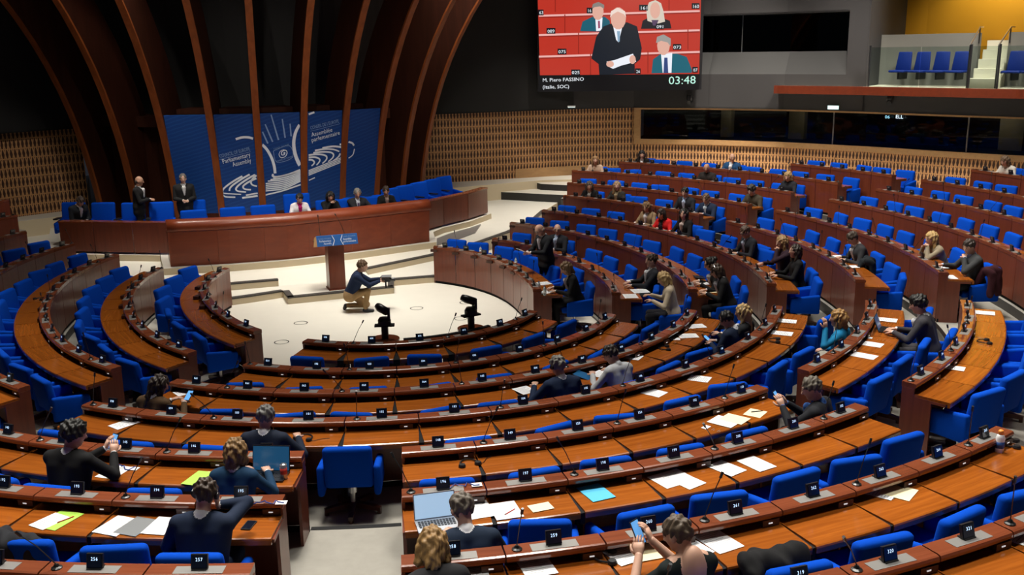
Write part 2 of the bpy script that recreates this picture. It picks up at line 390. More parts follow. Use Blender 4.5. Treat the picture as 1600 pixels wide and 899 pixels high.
for k in range(2, 11):
    tl = {2: -121, 3: -123, 4: -124, 5: -124, 6: -128, 7: -132}.get(k, -132); tr = {2: 155, 3: 155, 4: 152, 5: 151.5, 6: 153, 7: 155, 8: 151, 9: 127.5, 10: 108}[k]
    ring_platform(k, RD(tl), RD(tr), -0.03, (RR[k]-RR[k-1]-0.03) if k < 9 else 1.45, M['carpet'])
# nosing strips across the open aisles
def nosing(k, a, b_):
    s = []; n = 6
    for i in range(n+1):
        t = RD(a+(b_-a)*i/n); z = 0.004
        s.append([cur(k, t, -0.045, z), cur(k, t, 0.02, z), cur(k, t, 0.02, -0.03), cur(k, t, -0.045, -0.03)])
    struct(MB().sweep(s).obj('trim_step', M['dark_metal']))
for k in (5, 6, 7): nosing(k, -6.2, -0.2)
for k in (5, 6, 7): nosing(k, 29, 34.4)
for k in range(2, 8): nosing(k, 60.5, 71)
for k in range(2, 5): nosing(k, -40, -29)

# stage: wide low steps in front of the rostrum
E1 = [(-4.6, 3.15), (-3.4, 3.4), (-2.6, 3.52), (-2.04, 3.61), (-1.46, 3.75), (-1.46, 3.11), (0.79, 3.11), (0.97, 3.79), (1.9, 3.71), (2.6, 3.6)]
back = [(4.5, 9.0), (4.5, 13), (-6.0, 13), (-6.0, 9.0)]
def slab_uv(name, pts, z0, z1, mt=None, ms=None): return poly_slab(name, [uvz(u, v)[:2] for u, v in pts], z0, z1, mt or M['floor'], ms or M['riser'])
slab_uv('floor_step', E1+back, -0.01, 0.15)
E2L = [(-6.9, 6.4), (-4.6, 4.6), (-3.4, 4.35), (-2.54, 4.25), (-1.48, 4.2)]
E2R = [(0.52, 4.45), (2.36, 5.29), (3.65, 6.08), (5.13, 7.34), (6.4, 8.7), (7.4, 10.2), (8.5, 11.6), (9.0, 14.5), (-7.5, 14.5), (-8.2, 11.0), (-8.6, 9.0)]
slab_uv('floor_step', E2L+[(-1.48, 5.1), (0.52, 5.1)]+E2R, -0.01, 0.30)
rp_ = [uvz(-1.48, 4.2, .15), uvz(.52, 4.2, .15), uvz(.52, 5.1, .302), uvz(-1.48, 5.1, .302)]
struct(MB().add(rp_, [(0, 1, 2, 3)]).obj('floor_ramp', M['floor']))
def edge_strip(pts, z, closed=False):
    b = MB()
    for (u0, v0), (u1, v1) in zip(pts[:-1], pts[1:]):
        d = np.array([u1-u0, v1-v0]); d = d/np.linalg.norm(d); nx, ny = -d[1]*0.13, d[0]*0.13
        q = [uvz(u0+d[1]*.004, v0-d[0]*.004, z), uvz(u1+d[1]*.004, v1-d[0]*.004, z), uvz(u1+d[1]*.004, v1-d[0]*.004, z-.03), uvz(u0+d[1]*.004, v0-d[0]*.004, z-.03)]; b.add(q, [(0, 3, 2, 1)])
        q = [uvz(u0, v0, z), uvz(u1, v1, z), uvz(u1+nx, v1+ny, z), uvz(u0+nx, v0+ny, z)]
        b.add(q, [(0, 1, 2, 3)])
    struct(b.obj('trim_step', M['nosing']))
edge_strip(E1, 0.153); edge_strip(E2L, 0.303); edge_strip(E2R[:6], 0.303)
# plinth of the rostrum and the dais behind it
def rosv(u): # front line of the rostrum at its foot
    return np.interp(u, [-3.57, -2.46, -1.05, 0.49, 2.47], [5.84, 5.62, 5.53, 5.72, 6.17])
us = np.linspace(-3.75, 2.66, 14)
slab_uv('floor_dais', [(u, rosv(u)-0.14) for u in us]+[(3.0, 7.4), (3.45, 7.9), (4.4, 8.5), (5.4, 9.5), (5.9, 12.6), (-6.4, 12.6), (-6.3, 8.75), (-5.2, 8.1), (-4.3, 7.6), (-3.75, 7.3)], -0.01, 0.45, M['floor'], M['riser'])
# grey curved ramp beside the rostrum
rpts = [uvz(*q) for q in ((2.75, 6.3), (3.4, 6.75), (4.2, 7.5), (4.75, 8.6), (4.3, 8.2), (3.5, 7.6), (3.0, 7.1))]
struct(MB().prism([p[:2] for p in rpts], 0.30, 0.335).obj('floor_ramp', M['plate']))
# raised floors towards the end walls, with dark risers
a0 = PZ(762, 311, .3); a1 = PZ(896, 318, .3)
poly_slab('floor_step', [a0[:2], a1[:2], (a1+AX*3.0+RP*2.5)[:2], (a0+AX*2.5+RP*2)[:2], (PZ(733, 296, .55))[:2]], 0.0, 0.55, M['floor'], M['dark_riser'])
b0 = PZ(845, 297, .55); b1 = PZ(905, 300, .55)
poly_slab('floor_step', [b0[:2], b1[:2], (b1+AX*4+RP*2)[:2], (b0+AX*3)[:2]], 0.0, 0.75, M['floor'], M['dark_riser'])
slab_uv('floor_step', [(5.0, 12.6), (8.5, 13.0), (14, 11.5), (20, 11), (20, 22), (5, 22)], 0.0, 0.82)
l0 = PZ(-60, 392, .3); l1 = PZ(92, 357, .3)
poly_slab('floor_step', [l0[:2], l1[:2], (l1+AX*2.5)[:2], (l0+AX*4)[:2]], 0.0, 0.55, M['floor'], M['dark_riser'])
slab_uv('floor_step', [(-5.6, 12.9), (-5.6, 22), (-25, 22), (-25, 7), (-11, 9.4), (-8.6, 11.6)], 0.0, 0.75)
# round floor covers in the well
for px, py in ((440, 535), (470, 505), (651, 482), (728, 473), (720, 498)):
    p = PZ(px, py, 0.0); b = MB(); n = 28
    for i in range(n):
        a = 2*PI*i/n; c = 2*PI*(i+1)/n
        b.add([(p[0]+r*math.cos(x), p[1]+r*math.sin(x), .003) for x in (a, c) for r in (.115, .135)], [(0, 1, 3, 2)])
    struct(b.obj('floor_cover_ring', M['nosing']))

# ================================================================== walls
def zdist_pt(u, v): return uvz(u, v)
WALLR = [uvz(*q)[:2] for q in ((4.6, 13.95), (7.0, 13.9), (9.9, 13.85), (11.2, 13.65), (12.14, 13.37), (14.09, 11.71), (15.74, 9.79), (17.0, 7.5), (17.9, 5.3), (18.85, 3.26), (19.6, 0.5))]
WALLL = [uvz(*q)[:2] for q in ((-5.4, 13.85), (-6.2, 13.6), (-7.2, 13.1), (-9.0, 12.0), (-12.0, 9.6), (-15.0, 6.0))]
CORN = 4   # index in WALLR where the booths begin
def offset_line(line, d):
    line = [np.asarray(p) for p in line]; out = []
    for i, p in enumerate(line):
        t = line[min(i+1, len(line)-1)]-line[max(i-1, 0)]; t = t/np.linalg.norm(t); n = np.array([-t[1], t[0]])
        out.append(p+n*d)
    return out
def hit_line(px, py, line):
    """where the view ray meets an upright wall over a plan line; returns point, arclength"""
    D = ray(px, py); o = CAMPOS[:2]; d = D[:2]; s = 0.0; best = None
    for i in range(len(line)-1):
        a, b = np.asarray(line[i]), np.asarray(line[i+1]); e = b-a
        if i == len(line)-2: e2 = e*6
        else: e2 = e
        det = d[0]*(-e[1])+e[0]*d[1]
        if abs(det) > 1e-9:
            r = a-o; t = (r[0]*(-e[1])+e[0]*r[1])/det; q = (d[0]*r[1]-d[1]*r[0])/det
            if t > 0 and (-1e-6 <= q <= (6 if i == len(line)-2 else 1+1e-6)):
                return CAMPOS+D*t, s+q*np.linalg.norm(e), i, q
        s += np.linalg.norm(e)
    return None
def wall_strip(name, line, z0, z1, mat, uvs=False, kind=True):
    b = []; f = []; uv = []; s = 0.0
    for i, p in enumerate(line):
        if i: s += np.linalg.norm(np.asarray(line[i])-np.asarray(line[i-1]))
        zz0 = z0[i] if hasattr(z0, '__len__') else z0
        b += [(p[0], p[1], zz0), (p[0], p[1], z1)]; uv += [(s, zz0), (s, z1)]
        if i: f.append((2*i-2, 2*i, 2*i+1, 2*i-1))
    me = mesh(name, b, f, mat)
    if uvs:
        l = me.uv_layers.new(name='UVMap')
        for poly in me.polygons:
            for li in poly.loop_indices: l.data[li].uv = uv[me.loops[li].vertex_index]
    o = link(name, me)
    if kind: struct(o)
    return o
def wall_bar(name, line, z0, z1, depth, mat, parent=None):
    """a bar of real depth along the wall, standing out into the hall (the hall is on the right of the line's direction)"""
    inn = offset_line(line, -depth)
    secs = [[(p[0], p[1], z0), (q[0], q[1], z0), (q[0], q[1], z1), (p[0], p[1], z1)] for p, q in zip(line, inn)]
    o = MB().sweep(secs).obj(name, mat, parent)
    return o
wall_strip('wall_right', WALLR[:CORN+1], 0.0, 3.06, M['lattice'], True)
wall_strip('wall_right', WALLR[CORN:], 0.0, 1.86, M['lattice'], True)
wall_strip('wall_left', WALLL[::-1], 0.0, 3.06, M['lattice'], True)
WG = WALLR
OV = 0.38
def overhang(line, mat):
    inn = offset_line(line, -OV); wall_strip('wall_upper', inn, 3.08, 9.4, mat)
    struct(MB().sweep([[(p[0], p[1], 3.07), (q[0], q[1], 3.07), (q[0], q[1], 3.11), (p[0], p[1], 3.11)] for p, q in zip(line, inn)]).obj('ceiling_soffit', mat))
overhang(WALLL[::-1], M['darkwall']); overhang(WALLR[:3], M['darkwall'])
i0 = hit_line(1358, 60, offset_line(WG, -0.38))                                       # corner where the balcony recess begins
cut = i0[2]; gline = offset_line(WG, -0.38)[2:cut+1]+[i0[0][:2]]
# plinth rail of the lattice beside the stage
struct(wall_bar('baseboard_right', [hit_line(q, 275, WALLR)[0][:2] for q in (805, 850, 895, 930)], 0.82, 1.13, 0.03, M['tan']))
# tan frame of the booth windows
FR = WG[CORN:]
struct(wall_bar('trim_sill', FR, 1.84, 2.0, 0.10, M['tan']))
struct(wall_bar('trim_head', FR, 3.0, 3.09, 0.10, M['tan']))
e_ = (np.asarray(FR[1])-np.asarray(FR[0])); e_ = e_/np.linalg.norm(e_)
struct(wall_bar('trim_jamb', [FR[0], FR[0]+e_*0.22], 1.84, 3.09, 0.11, M['tan']))
# booth glazing, mullions and the dim room behind
gl = offset_line(FR, 0.02); wn = thing('window_1', 'long dark band of booth windows above the lattice', 'window', (0, 0, 0)); wn['kind'] = 'structure'
for i in range(len(gl)-1):
    me = mesh('pane', [(gl[i][0], gl[i][1], 2.0), (gl[i+1][0], gl[i+1][1], 2.0), (gl[i+1][0], gl[i+1][1], 3.0), (gl[i][0], gl[i][1], 3.0)], [(0, 1, 2, 3)], M['booth_glass'])
    link('pane', me, wn)
for px in (1302, 1513):
    p = hit_line(px, 200, gl)[0]; MB().box(p[0]-.015, p[0]+.015, p[1]-.015, p[1]+.015, 2.0, 3.0).obj('mullion', M['steel'], wn)
rb = offset_line(FR, 1.6)
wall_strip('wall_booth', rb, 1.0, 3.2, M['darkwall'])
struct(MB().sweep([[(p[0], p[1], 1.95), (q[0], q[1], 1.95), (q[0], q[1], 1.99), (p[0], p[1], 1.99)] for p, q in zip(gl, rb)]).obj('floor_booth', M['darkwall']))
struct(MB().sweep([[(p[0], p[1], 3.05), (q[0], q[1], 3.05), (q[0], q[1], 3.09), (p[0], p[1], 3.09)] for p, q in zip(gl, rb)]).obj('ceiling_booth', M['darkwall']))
for px0, px1 in ((1126, 1141), (1232, 1256), (1562, 1600)):
    ln = offset_line(FR, 1.3); a = hit_line(px0, 200, ln)[0]; c = hit_line(px1, 200, ln)[0]
    b = MB(); b.add([(a[0], a[1], 1.99), (c[0], c[1], 1.99), (c[0], c[1], 3.05), (a[0], a[1], 3.05), (a[0]+.3, a[1]+.3, 1.99), (c[0]+.3, c[1]+.3, 1.99), (c[0]+.3, c[1]+.3, 3.05), (a[0]+.3, a[1]+.3, 3.05)],
          [(0, 1, 2, 3), (1, 5, 6, 2), (4, 0, 3, 7), (5, 4, 7, 6)])
    struct(b.obj('wall_booth_pier', pmat('beige_pier', (0.42, 0.38, 0.24), 0.7, emit=(0.42, 0.38, 0.24), es=0.0)))
for px in (1150, 1262, 1560):  # added point lights inside the booths so the piers show
    q_ = hit_line(px, 200, offset_line(FR, .75))[0]; d_ = bpy.data.lights.new('added_booth_light', 'POINT'); d_.energy = 5; d_.color = (1, .9, .7); d_.shadow_soft_size = .1; o_ = bpy.data.objects.new('added_booth_light', d_); COL.objects.link(o_); o_.location = (q_[0], q_[1], 2.9)
# grey wall over the booths
_w0 = hit_line(1094, 22, gline); _w1 = hit_line(1328, 20, gline)
za, zb_ = hit_line(1200, 81, gline)[0][2], hit_line(1200, 22, gline)[0][2]
zs_ = hit_line(1200, 116, gline)[0][2]
L_all = [g for g in gline]
# pieces: below window, above window, left of window, right of window
def cut_line(line, s0, s1):
    out = []; s = 0.0
    for i in range(len(line)-1):
        a, b = np.asarray(line[i]), np.asarray(line[i+1]); l = np.linalg.norm(b-a)
        if s+l > s0 and s < s1:
            f0 = max(0, (s0-s)/l); f1 = min(1, (s1-s)/l)
            if not out: out.append(a+(b-a)*f0)
            out.append(a+(b-a)*f1)
        s += l
    return out
TOT = sum(np.linalg.norm(np.asarray(gline[i+1])-np.asarray(gline[i])) for i in range(len(gline)-1))
s_a, s_b = hit_line(1085, 50, gline)[1], _w1[1]
wall_strip('wall_upper', gline, 3.08, zs_, M['greywall'])
wall_strip('wall_upper', gline, zb_, 9.4, M['greywall'])
wall_strip('wall_upper', cut_line(gline, 0, s_a), zs_, zb_, M['greywall'])
wall_strip('wall_upper', cut_line(gline, s_b, TOT), zs_, zb_, M['greywall'])
wl = cut_line(gline, s_a, s_b); wi = offset_line(wl, 0.45)
sill = MB()
for i in range(len(wl)-1):
    p, q, r_, t_ = wl[i], wl[i+1], wi[i+1], wi[i]
    sill.add([(p[0], p[1], zs_), (q[0], q[1], zs_), (r_[0], r_[1], za), (t_[0], t_[1], za)], [(0, 1, 2, 3)])
struct(sill.obj('trim_sloped_sill', M['sill']))
struct(MB().add([(wl[-1][0], wl[-1][1], zs_), (wl[-1][0], wl[-1][1], zb_), (wi[-1][0], wi[-1][1], zb_), (wi[-1][0], wi[-1][1], za)], [(0, 1, 2, 3)]).obj('wall_reveal', M['sill']))
w2 = thing('window_2', 'dark upper booth window in the grey wall beside the big screen', 'window'); w2['kind'] = 'structure'
for i in range(len(wi)-1):
    link('pane', mesh('pane', [(wi[i][0], wi[i][1], za), (wi[i+1][0], wi[i+1][1], za), (wi[i+1][0], wi[i+1][1], zb_), (wi[i][0], wi[i][1], zb_)], [(0, 1, 2, 3)], M['booth_glass']), w2)
p = hit_line(1160, 50, wi)[0]; MB().box(p[0]-.012, p[0]+.012, p[1]-.012, p[1]+.012, za, zb_).obj('mullion', M['steel'], w2)
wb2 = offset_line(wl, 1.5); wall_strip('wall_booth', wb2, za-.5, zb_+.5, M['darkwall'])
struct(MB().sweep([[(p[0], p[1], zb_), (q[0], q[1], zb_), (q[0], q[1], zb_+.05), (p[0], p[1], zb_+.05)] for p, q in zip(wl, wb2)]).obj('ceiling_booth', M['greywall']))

# ceiling above everything, with the dark roof
struct(MB().add([(p[0]*1.2, p[1]*1.2, 9.4) for p in big], [tuple(range(48))]).obj('ceiling', M['darkwall']))

# ================================================================== balcony at the upper right
BF = offset_line(WG, -1.0)                                        # front line of the fascia
f0 = hit_line(1209, 140, BF)
zt = hit_line(1400, 136.5, BF)[0][2]; zbm = hit_line(1400, 150, BF)[0][2]
tot = sum(np.linalg.norm(BF[i+1]-BF[i]) for i in range(len(BF)-1))
bl = cut_line(BF, f0[1], tot); bl[-1] = bl[-1]+(bl[-1]-bl[-2])*1.5
bal = thing('balcony', 'gallery balcony with red-brown wooden fascia and glass balustrade', 'balcony')
inn = offset_line(bl, 0.12)
MB().sweep([[(p[0], p[1], zbm), (q[0], q[1], zbm), (q[0], q[1], zt), (p[0], p[1], zt)] for p, q in zip(bl, inn)]).obj('fascia', M['fascia'], bal)
struct(MB().sweep([[(p[0], p[1], 3.07), (q[0], q[1], 3.07), (q[0], q[1], 3.11), (p[0], p[1], 3.11)] for p, q in zip(WG[2:], offset_line(WG, -0.38)[2:])]).obj('ceiling_soffit', M['greywall']))
wall_strip('wall_upper', offset_line(WG, -0.38)[cut:], 3.08, zbm+.05, M['greywall'])
inn2 = offset_line(bl, 6.0)
MB().sweep([[(p[0], p[1], zbm+.03), (q[0], q[1], zbm+.03), (q[0], q[1], zt-.02), (p[0], p[1], zt-.02)] for p, q in zip(inn, inn2)]).obj('slab', M['stone'], bal)
gln = offset_line(bl, 0.16); gtop = hit_line(1450, 73, gln)[0][2]
sA = hit_line(1358, 120, gln)[1]; gtot = sum(np.linalg.norm(gln[i+1]-gln[i]) for i in range(len(gln)-1))
edges = [sA]+[hit_line(q, 110, gln)[1] for q in (1437, 1515)]
st1 = hit_line(1560, 110, gln)[1]
for a, c in ((edges[0], edges[1]), (edges[1], edges[2]), (edges[2], st1), (st1, st1+2.0)):
    pl = cut_line(gln, a+.01, min(c-.01, gtot))
    MB().sweep([[(p[0], p[1], zt), (q[0], q[1], zt), (q[0], q[1], gtop), (p[0], p[1], gtop)] for p, q in zip(pl, offset_line(pl, .012))]).obj('pane', M['clear_glass'], bal)
for px in (1358, 1515, 1560):
    p = hit_line(px, 110, gln)[0]; MB().box(p[0]-.02, p[0]+.02, p[1]-.02, p[1]+.02, zt, gtop+.05).obj('post', M['black'], bal)
# parapet behind the seats, yellow wall, side wall
BZ = zt-0.02
par = offset_line(bl, 2.1); ptop = hit_line(1450, 53, par)[0][2]
sp0 = hit_line(1357, 80, par)[1]; sp1 = hit_line(1528, 80, par)[1]; sp2 = hit_line(1574, 80, par)[1]
ptot = sum(np.linalg.norm(par[i+1]-par[i]) for i in range(len(par)-1))
for a, c in ((sp0, sp1), (sp2, ptot)):
    pl = cut_line(par, a, c); struct(MB().sweep([[(p[0], p[1], BZ), (q[0], q[1], BZ), (q[0], q[1], ptop), (p[0], p[1], ptop)] for p, q in zip(pl, offset_line(pl, .2))]).obj('wall_parapet', M['greylight']))
yl = offset_line(bl, 5.2); y0 = hit_line(1416, 30, yl)[1]
ytot = sum(np.linalg.norm(yl[i+1]-yl[i]) for i in range(len(yl)-1))
wall_strip('wall_yellow', cut_line(yl, y0, ytot), BZ, 9.4, M['yellow'])
ycut = cut_line(yl, y0, ytot)[0]; c0 = i0[0][:2]
wall_strip('wall_corner', [c0, ycut], BZ-.6, 9.4, M['greywall'])
upf = offset_line(bl, 3.4)
# steps up between the two banks of seats
stp = thing('gallery_steps', 'pale steps climbing between the gallery seats', 'stairs'); 
for j in range(5):
    d0 = 0.75+0.42*j; ln0 = offset_line(bl, d0); ln1 = offset_line(bl, d0+0.42 if j < 4 else 5.1)
    z1 = BZ+0.26*(j+1); x0, x1 = 1516+6*j*1.1, 1562+4*j
    a = hit_line(x0, 110-10*j, ln0)[0]; c = hit_line(x1, 110-10*j, ln0)[0]; a2 = a+(hit_line(x0, 110-10*j, ln1)[0]-a); c2 = c+(hit_line(x1, 110-10*j, ln1)[0]-c)
    MB().prism([a[:2], c[:2], c2[:2], a2[:2]], BZ, z1).obj('step', M['stone'], stp)
for x0, x1, lab in ((1516, 1532, 'steel handrail on the seat side of the gallery steps'), (1561, 1580, 'steel handrail on the outer side of the gallery steps')):
    a = hit_line(x0, 70, offset_line(bl, .75))[0]; c = hit_line(x1, 42, offset_line(bl, 2.1))[0]
    hr = thing('handrail', lab, 'handrail', tuple(a[:2])+(BZ,)); bs = np.array([a[0], a[1], BZ]); e = (c-a); e[2] = 0; e = e/np.linalg.norm(e)
    MB().tube([np.array(a)-bs, np.array(c)-bs, np.array(c)+e*.5-bs], .022).obj('rail', M['steel'], hr)
    MB().tube([(0, 0, 0), np.array(a)-bs], .018).obj('post', M['black'], hr)
    MB().tube([np.array([c[0], c[1], ptop-.3])-bs, np.array(c)-bs], .018).obj('post', M['black'], hr)
# gallery seats
def gallery_seat(px, py, lab):
    ln = offset_line(bl, 1.6); h = hit_line(px, py, ln); p = h[0]; a, c = np.asarray(ln[h[2]]), np.asarray(ln[h[2]+1]); t = (c-a)/np.linalg.norm(c-a)
    o = thing('gallery_chair', lab, 'chair', (p[0], p[1], BZ), math.atan2(t[1], t[0]), 'shell seats in the gallery')
    # local x along the wall, hall side is -y
    link('backrest', SEAT_B, o); link('seat', SEAT_S, o); link('bracket', SEAT_L, o)
SEAT_B = rbox_mesh('backrest', -.24, .24, -.03, .03, .46, 1.0, .028, M['blue_plastic'], 2, lambda c: (c.x*(1-.16*max(0, (c.z-.5)/.5)), c.y+(c.z-.46)*.18, c.z))
SEAT_S = rbox_mesh('seat', -.25, .25, -.46, .0, .40, .47, .03, M['blue_plastic'])
SEAT_L = MB().box(-.03, .03, -.3, .25, .2, .40).mesh('bracket', M['black'])
for px, nm in ((1412, 'end seat by the grey corner'), (1441, 'second seat from the grey corner'), (1471, 'third seat from the grey corner'), (1501, 'seat next to the gallery steps')):
    gallery_seat(px, 95, 'blue gallery shell seat, '+nm)
for px, nm in ((1588, 'first seat beyond the gallery steps'), (1620, 'second seat beyond the gallery steps')): gallery_seat(px, 95, 'blue gallery shell seat, '+nm)
for q_ in (1400, 1480, 1560): area_lamp('gallery_light', tuple(np.append(hit_line(q_, 90, offset_line(bl, 1.2))[0][:2], 8.8)), tuple(np.append(hit_line(q_, 90, offset_line(bl, 1.3))[0][:2], 3.5)), .8, .5, 40, (1, .93, .8), 90)  # added area lights, source unseen, to brighten the dark balcony
for s_ in (7.0, 10.0, 13.0, 16.0, 19.0):
    w_ = cut_line(offset_line(WALLR, -3.2), s_, s_+.1)[0]; w2_ = cut_line(offset_line(WALLR, -.2), s_, s_+.1)[0]
    area_lamp('wall_wash_lamp', (w_[0], w_[1], 8.9), (w2_[0], w2_[1], 1.6), .9, .4, 110, (1, .92, .8), 70)
spot_lamp('gallery_light', tuple(np.append(hit_line(1555, 40, offset_line(bl, 3.9))[0][:2], 8.6)), tuple(np.append(hit_line(1560, 40, yl)[0][:2], 5.6)), 800, 95, 0.8, (1, 0.85, 0.55))

# ================================================================== ribs behind the rostrum
RU0, RVC = -0.372, 15.33
ALPH = [-50.9, -39.0, -27.5, -16.5, -6.5, 3.9, 14.0, 24.4, 34.2, 43.3]
def ribr(z): t = z-1; return 6.03+0.139*t+0.023*t*t+0.00421*t**3
def ribpt(al, r, z): return uvz(RU0+r*math.sin(al), RVC-r*math.cos(al), z)
ribnames = ['outermost rib by the left lattice wall', 'second rib from the left lattice wall', 'rib at the left edge of the blue backdrop', 'rib between the plain panel and the English lettering', 'rib between the English lettering and the emblem',
            'rib between the emblem and the French lettering', 'rib between the French lettering and the plain blue panel', 'rib at the right edge of the blue backdrop', 'second rib from the right lattice wall', 'outermost rib by the right lattice wall']
for i, ad in enumerate(ALPH):
    al = RD(ad); base = ribpt(al, 6.0, 0.45); hw = 0.085
    ex = RP*math.cos(al)+AX*math.sin(al)
    root = thing('wooden_rib', 'curved wooden '+ribnames[i], 'rib', tuple(base), 0.0, 'curved ribs behind the rostrum')
    zs = [0.45, 1, 1.7, 2.4, 3, 3.6, 4.2, 4.8, 5.4, 6, 6.6, 7.2, 7.8, 8.4, 9.0]
    secF = []; secB = []
    for z in zs:
        r = ribr(z); p = ribpt(al, r, z)-base; q = ribpt(al, r-0.06, z)-base; w = ribpt(al, r-1.25, z)-base
        secF.append([p-ex*hw, p+ex*hw, q+ex*hw, q-ex*hw]); secB.append([q-ex*(hw-.004), q+ex*(hw-.004), w+ex*(hw-.004), w-ex*(hw-.004)])
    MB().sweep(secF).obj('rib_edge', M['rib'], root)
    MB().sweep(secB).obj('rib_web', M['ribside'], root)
# dark shell behind the ribs, beams, blue panels
b = MB(); secs = []
for j in range(41):
    al = RD(-98+196*j/40); p, q = ribpt(al, 4.55, 0.4), ribpt(al, 4.55, 9.4); secs.append((p, q))
for j in range(40): b.add([secs[j][0], secs[j+1][0], secs[j+1][1], secs[j][1]], [(0, 1, 2, 3)])
struct(b.obj('wall_stage', M['darkwall']))
def bay(i, r, z0, z1, inset=0.006):
    a0, a1 = RD(ALPH[i]), RD(ALPH[i+1]); n0 = ribpt(a0, r, 0)+(RP*math.cos(a0)+AX*math.sin(a0))*0.09; n1 = ribpt(a1, r, 0)-(RP*math.cos(a1)+AX*math.sin(a1))*0.09
    return n0, n1
for i in range(9):
    n0, n1 = bay(i, 5.75, 0, 0); m0, m1 = bay(i, 4.8, 0, 0)
    zb, zt2 = (3.22, 3.5) if i in (0, 1, 7, 8) else (3.55, 3.68)
    poly = [n0[:2], n1[:2], m1[:2], m0[:2]]
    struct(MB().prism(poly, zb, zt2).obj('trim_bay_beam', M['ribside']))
    if i in (0, 1, 7, 8):
        k0, k1 = bay(i, 5.5, 0, 0); k2, k3 = bay(i, 5.4, 0, 0)
        nb = 5
        for q in range(nb):
            e0 = k0+(k1-k0)*(q/nb); e1 = k0+(k1-k0)*((q+1)/nb-0.006); e2 = k2+(k3-k2)*((q+1)/nb-0.006); e3 = k2+(k3-k2)*(q/nb)
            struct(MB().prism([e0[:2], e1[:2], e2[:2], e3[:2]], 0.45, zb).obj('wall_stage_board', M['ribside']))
    else:
        k0, k1 = bay(i, 5.7, 0, 0); k2, k3 = bay(i, 5.6, 0, 0)
        struct(MB().prism([k0[:2], k1[:2], k3[:2], k2[:2]], 0.45, 1.22).obj('wall_dais', M['panel']))
# blue backdrop
def blue_panel_mat():
    m = pmat('backdrop_blue', (0.004, 0.045, 0.22), 0.55, spec=0.3); nt = m.node_tree; b = nt.nodes['Principled BSDF']
    tc = nt.nodes.new('ShaderNodeTexCoord'); wv = nt.nodes.new('ShaderNodeTexWave'); mp = nt.nodes.new('ShaderNodeMapping')
    mp.inputs['Rotation'].default_value = (0, RD(16), 0); mp.inputs['Scale'].default_value = (1, 1, 1)
    wv.bands_direction = 'Z'; wv.inputs['Scale'].default_value = 3.4; wv.inputs['Distortion'].default_value = 2.0; wv.inputs['Detail'].default_value = 2
    nt.links.new(tc.outputs['Object'], mp.inputs[0]); nt.links.new(mp.outputs[0], wv.inputs[0])
    cr = nt.nodes.new('ShaderNodeValToRGB'); cr.color_ramp.elements[0].position = 0.55; cr.color_ramp.elements[0].color = (0.004, 0.042, 0.20, 1)
    cr.color_ramp.elements[1].position = 1.0; cr.color_ramp.elements[1].color = (0.008, 0.058, 0.24, 1)
    nt.links.new(wv.outputs['Fac'], cr.inputs[0]); nt.links.new(cr.outputs[0], b.inputs['Base Color']); return m
M['backdrop'] = blue_panel_mat(); M['print'] = pmat('white_print', (0.75, 0.8, 0.88), 0.6); M['print_thin'] = pmat('pale_print', (0.22, 0.34, 0.58), 0.6)
PANELS = {}
plab = {2: 'plain blue backdrop panel at the end near the two ushers', 3: 'blue backdrop panel with English lettering', 4: 'blue backdrop panel with the square emblem and rays', 5: 'blue backdrop panel with French lettering', 6: 'plain blue backdrop panel behind the grey-haired man'}
for i in range(2, 7):
    k0, k1 = bay(i, 6.0, 0, 0); base = (k0+k1)/2; base[2] = 1.0; j0, j1 = bay(i, 6.50, 0, 0)
    ex = (k1-k0); L = np.linalg.norm(ex); ex = ex/L; L1 = np.linalg.norm(j1-j0); out = np.cross(ex, (0, 0, 1.0)); tl_ = math.atan2(float(((j0+j1)/2-(k0+k1)/2) @ out), 2.57)
    ez = np.array([0, 0, math.cos(tl_)])+out*math.sin(tl_); nrm = np.cross(ex, ez)
    root = thing('backdrop_panel', plab[i], 'panel', tuple(base), math.atan2(ex[1], ex[0]), 'blue backdrop panels'); root.rotation_euler = (tl_, 0, math.atan2(ex[1], ex[0]))
    HB = 2.57/math.cos(tl_)
    MB().add([(-L/2, 0, 0), (L/2, 0, 0), (L1/2, 0, HB), (-L1/2, 0, HB), (-L/2, .03, 0), (L/2, .03, 0), (L1/2, .03, HB), (-L1/2, .03, HB)], [(0, 1, 2, 3), (7, 6, 5, 4), (0, 4, 5, 1), (1, 5, 6, 2), (2, 6, 7, 3), (3, 7, 4, 0)]).obj('board', M['backdrop'], root)
    PANELS[i] = (base, ex, nrm, L, root, ez, L1, HB)
def onpanel(i, px, py):
    base, ex, nrm, L, root, ez = PANELS[i][:6]; p = PPL(px, py, nrm, base); return float((p-base) @ ex), float((p-base) @ ez)
